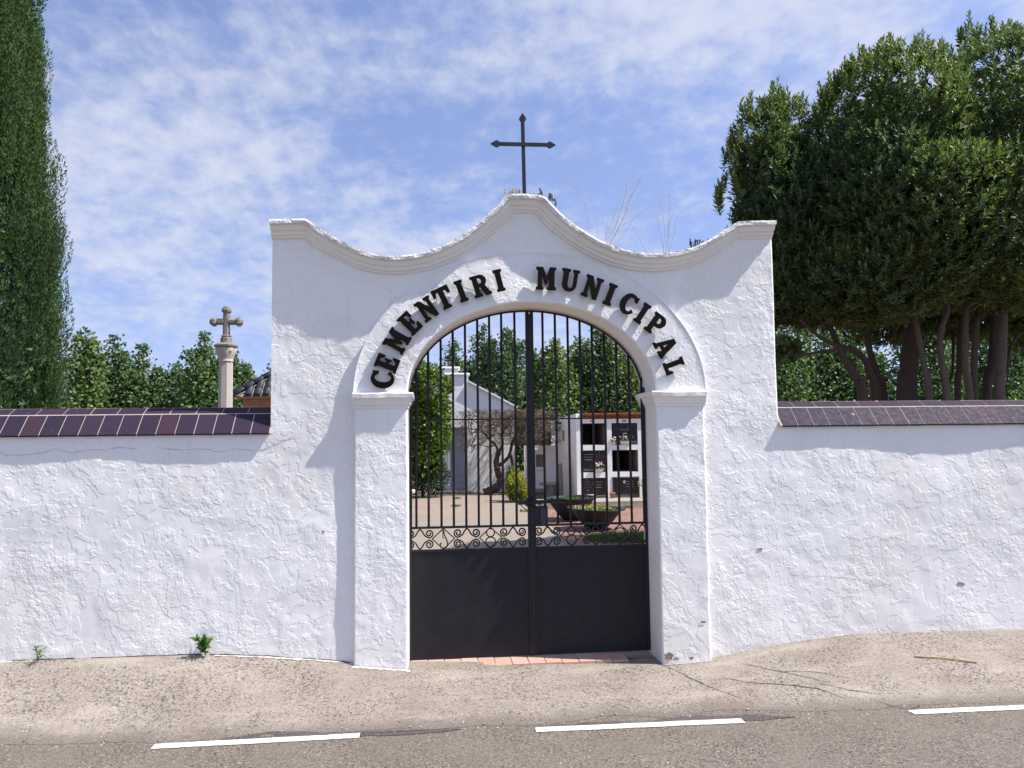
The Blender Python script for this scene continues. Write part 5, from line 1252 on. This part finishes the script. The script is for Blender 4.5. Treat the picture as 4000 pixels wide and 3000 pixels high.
for (a, b) in [(820, 800), (850, 850), (800, 930), (890, 880), (1000, 800), (960, 860), (1010, 755), (1060, 870), (1120, 800), (1150, 760), (1230, 900), (1180, 850), (1100, 900), (780, 860), (740, 830), (900, 800), (1240, 830), (1200, 780), (1060, 800), (930, 780), (850, 770), (1270, 880), (1160, 880), (1090, 760)]:
    for _ in range(5):
        d = rng.normal(size=3)*np.array([.8, .6, .5])+np.array([0, 0, .3]); grow(np.array(bz(a, b, random.uniform(-.5, .6))), d/np.linalg.norm(d), .27, .020, 5)
tw.build('twig_canopy', M_TWIG, bt_)

# ------------------------------------------------------------------ plants on the parapet
def stemline(t, pts, Y_, r=.0016, plume=0, pm=None):
    pw = smoothpath([P(2150+a/3.16, 650+b/3.16, Y_+.02*i) for i, (a, b) in enumerate(pts)], 6)
    MB().tube(pw, np.linspace(r*1.15, r*.7, len(pw)), 4).build('stem', M_DRYSTEM, t)
    if plume:
        i0 = int(len(pw)*.5); n = plume; ii = rng.integers(i0, len(pw), n); d = runit(n)*np.array([1, .6, .7])+np.array([.0, 0, -.3])
        leaves('plume', pw[ii]+d*rng.uniform(0, .035, n)[:, None], d, runit(n), rng.uniform(.008, .02, n), .0028, M_DRY, t)
t = thing('dry_grass_tuft', 'drooping dry grass stem on the parapet right of the iron cross', 'dry grass', group='dry grasses on the parapet')
stemline(t, [(492, 815), (450, 560), (395, 400), (280, 240), (170, 178)], .06, .0020, 90); stemline(t, [(586, 880), (560, 620), (510, 420), (470, 300)], .08, .0013, 25); stemline(t, [(492, 815), (540, 740)], .06, .0012)
t = thing('dry_grass_tuft', 'largest clump of dry feathery grass on the parapet', 'dry grass', group='dry grasses on the parapet')
for pts, pl_ in (([(708, 945), (800, 760), (860, 560), (920, 370), (960, 130)], 150), ([(740, 960), (850, 750), (930, 560), (1000, 360), (1150, 80)], 190), ([(785, 975), (900, 840), (1030, 650), (1190, 510)], 30), ([(690, 930), (790, 740), (860, 600)], 10), ([(680, 915), (760, 680), (830, 500)], 40), ([(735, 955), (880, 680), (990, 540)], 30), ([(675, 900), (700, 760), (715, 640)], 12), ([(820, 800), (900, 795)], 0), ([(870, 730), (990, 675)], 0)):
    stemline(t, pts, .06, .0021, pl_)
t = thing('dry_grass_tuft', 'pale thin dry grass near the right end of the parapet', 'dry grass', group='dry grasses on the parapet')
for pts, pl_ in (([(1190, 1075), (1100, 900), (1005, 730)], 0), ([(1390, 1065), (1410, 800), (1380, 540), (1340, 400)], 60), ([(1420, 1065), (1455, 750), (1472, 520), (1470, 330)], 40), ([(1460, 1065), (1520, 850), (1560, 650), (1640, 540)], 14), ([(1450, 1050), (1470, 700), (1520, 580)], 20), ([(1400, 1060), (1330, 700), (1300, 620)], 25)):
    stemline(t, pts, .06, .0016, pl_)
def sedum(label, pix, m_, hgt, Y_=0.0):
    t = thing('sedum_clump', label, 'succulent', group='succulents on the parapet')
    for (a, b) in pix:
        p = np.array(P(a, b, Y_)); n = 26; u = rng.uniform(0, 1, n); p0 = p-np.array([0, 0, hgt+.03]); lean = np.array([random.uniform(-.25, .25), 0, 1])
        MB().tube([p0, p0+lean*(hgt+.03)], [.004, .003], 5).build('stem', m_, t)
        leaves('fleshy_leaves', p0+lean*((hgt+.02)*u)[:, None], runit(n)*.8+np.array([0, 0, .7]), runit(n), .018, .007, m_, t)
    return t
def c3(a, b): return (1800+a/3.318, 400+b/3.318)
sedum('grey green succulent shoots right of the iron cross', [c3(1040, 1105), (c3(1055, 1150)), c3(1135, 1170), c3(1160, 1180), c3(1190, 1180), c3(1230, 1245), c3(930, 1170), c3(1000, 1180)], M_SEDUM, .035, -.06)
sedum('pinkish dry sprigs left of the iron cross', [c3(580, 1110), c3(610, 1150), c3(650, 1120), c3(690, 1120), c3(725, 1100), c3(750, 1130), c3(770, 1110), c3(700, 1160)], M_DRY, .03, -.06)
sedum('dark purple succulent near the right end of the parapet', [(2150+a/3.16, 650+b/3.16) for a, b in ((1725, 890), (1745, 920), (1790, 900), (1820, 905), (1850, 900), (1900, 915), (1940, 890), (1770, 940), (1870, 930))], leafmat('purple_sedum', [(.03, .018, .02), (.05, .03, .035), (.08, .05, .05)]), .03, -.06)

# ------------------------------------------------------------------ weeds at the foot of the wall, fallen cane
def weed(label, px_, py_, h, n, broad):
    p = np.array([*PDg(px_, py_), 0]); p[1] = -.035; p[2] = float(basez(p[0]))
    t = thing('wall_weed', label, 'weed', group='weeds at the foot of the left wall')
    for s_ in range(4 if broad else 2):
        lean = np.array([random.uniform(-.55, .55) if broad else random.uniform(-.1, .45), random.uniform(-.35, -.05), 1.0]); hh = h*random.uniform(.6, 1.0)
        pw = smoothpath([p, p+lean*hh*.5+np.array([0, 0, .01]), p+lean*hh*np.array([1.2, 1, .92])], 5); MB().tube(pw, np.linspace(.004, .002, len(pw)), 5).build('stem', M_WEED, t)
        ii = rng.integers(2, len(pw), n); d = runit(n)*np.array([1, .8, .5])+np.array([0, -.25, .35]); leaves('leaves', pw[ii], d, runit(n)*.4+np.array([0, -.6, .8]), rng.uniform(.035, .07, n)*(1.25 if broad else 1), (.026 if broad else .012), M_WEED, t)
weed('bushy green weed at the wall foot, nearer the gate', 803/k, 2565/k, .15, 12, True)
weed('slim green weed at the wall foot near the left edge', 160/k, 2575/k, .15, 9, False)
q0, q1 = PDg(1976, 1420), PDg(2110, 1433)
q0 = (*q0, float(pavez(*q0))+.008); q1 = (*q1, float(pavez(*q1))+.008)
tag(MB().tube(smoothpath([q0, (np.array(q0)+np.array(q1))/2+np.array([0, .01, .006]), q1], 6), .006, 6).build('fallen_cane', M_STRAW), 'dry straw coloured cane lying on the right pavement', 'cane')
# ---- grass in the courtyard
def blades(name, poly_c, rx, ry, n, h):
    a = rng.uniform(0, 6.283, n); r_ = np.sqrt(rng.uniform(0, 1, n)); Pt = np.c_[poly_c[0]+rx*r_*np.cos(a), poly_c[1]+ry*r_*np.sin(a), np.zeros(n)]
    return tag(leaves(name, Pt, runit(n)*.6+np.array([0, 0, 1]), runit(n), rng.uniform(.5, 1.1, n)*h, .012, M_GRASS), kind='stuff')
g1 = G(2490, 2108); blades('grass', g1, .95, .55, 2600, .16)
for (a, b) in ((1785, 1950), (1780, 1980), (2455, 1985), (2240, 1990), (2120, 1962), (2180, 1962), (1960, 1935), (2050, 2000)):
    g1 = G(a, b); blades('grass', g1, .14, .16, 90, .09)

# ------------------------------------------------------------------ every thing's Empty stands at its base
bpy.context.view_layer.update()
for o in [q_ for q_ in S.objects if q_.type == 'EMPTY' and q_.parent is None]:
    lo = np.full(3, 1e9); hi = -lo
    for c in o.children_recursive:
        if c.type != 'MESH': continue
        bb = np.array([c.matrix_world @ Vector(v) for v in c.bound_box]); lo = np.minimum(lo, bb.min(0)); hi = np.maximum(hi, bb.max(0))
    b_ = Vector(((lo[0]+hi[0])/2, (lo[1]+hi[1])/2, lo[2])); inv = Matrix.Translation(-b_)
    o.location = b_
    for c in o.children: c.matrix_parent_inverse = inv
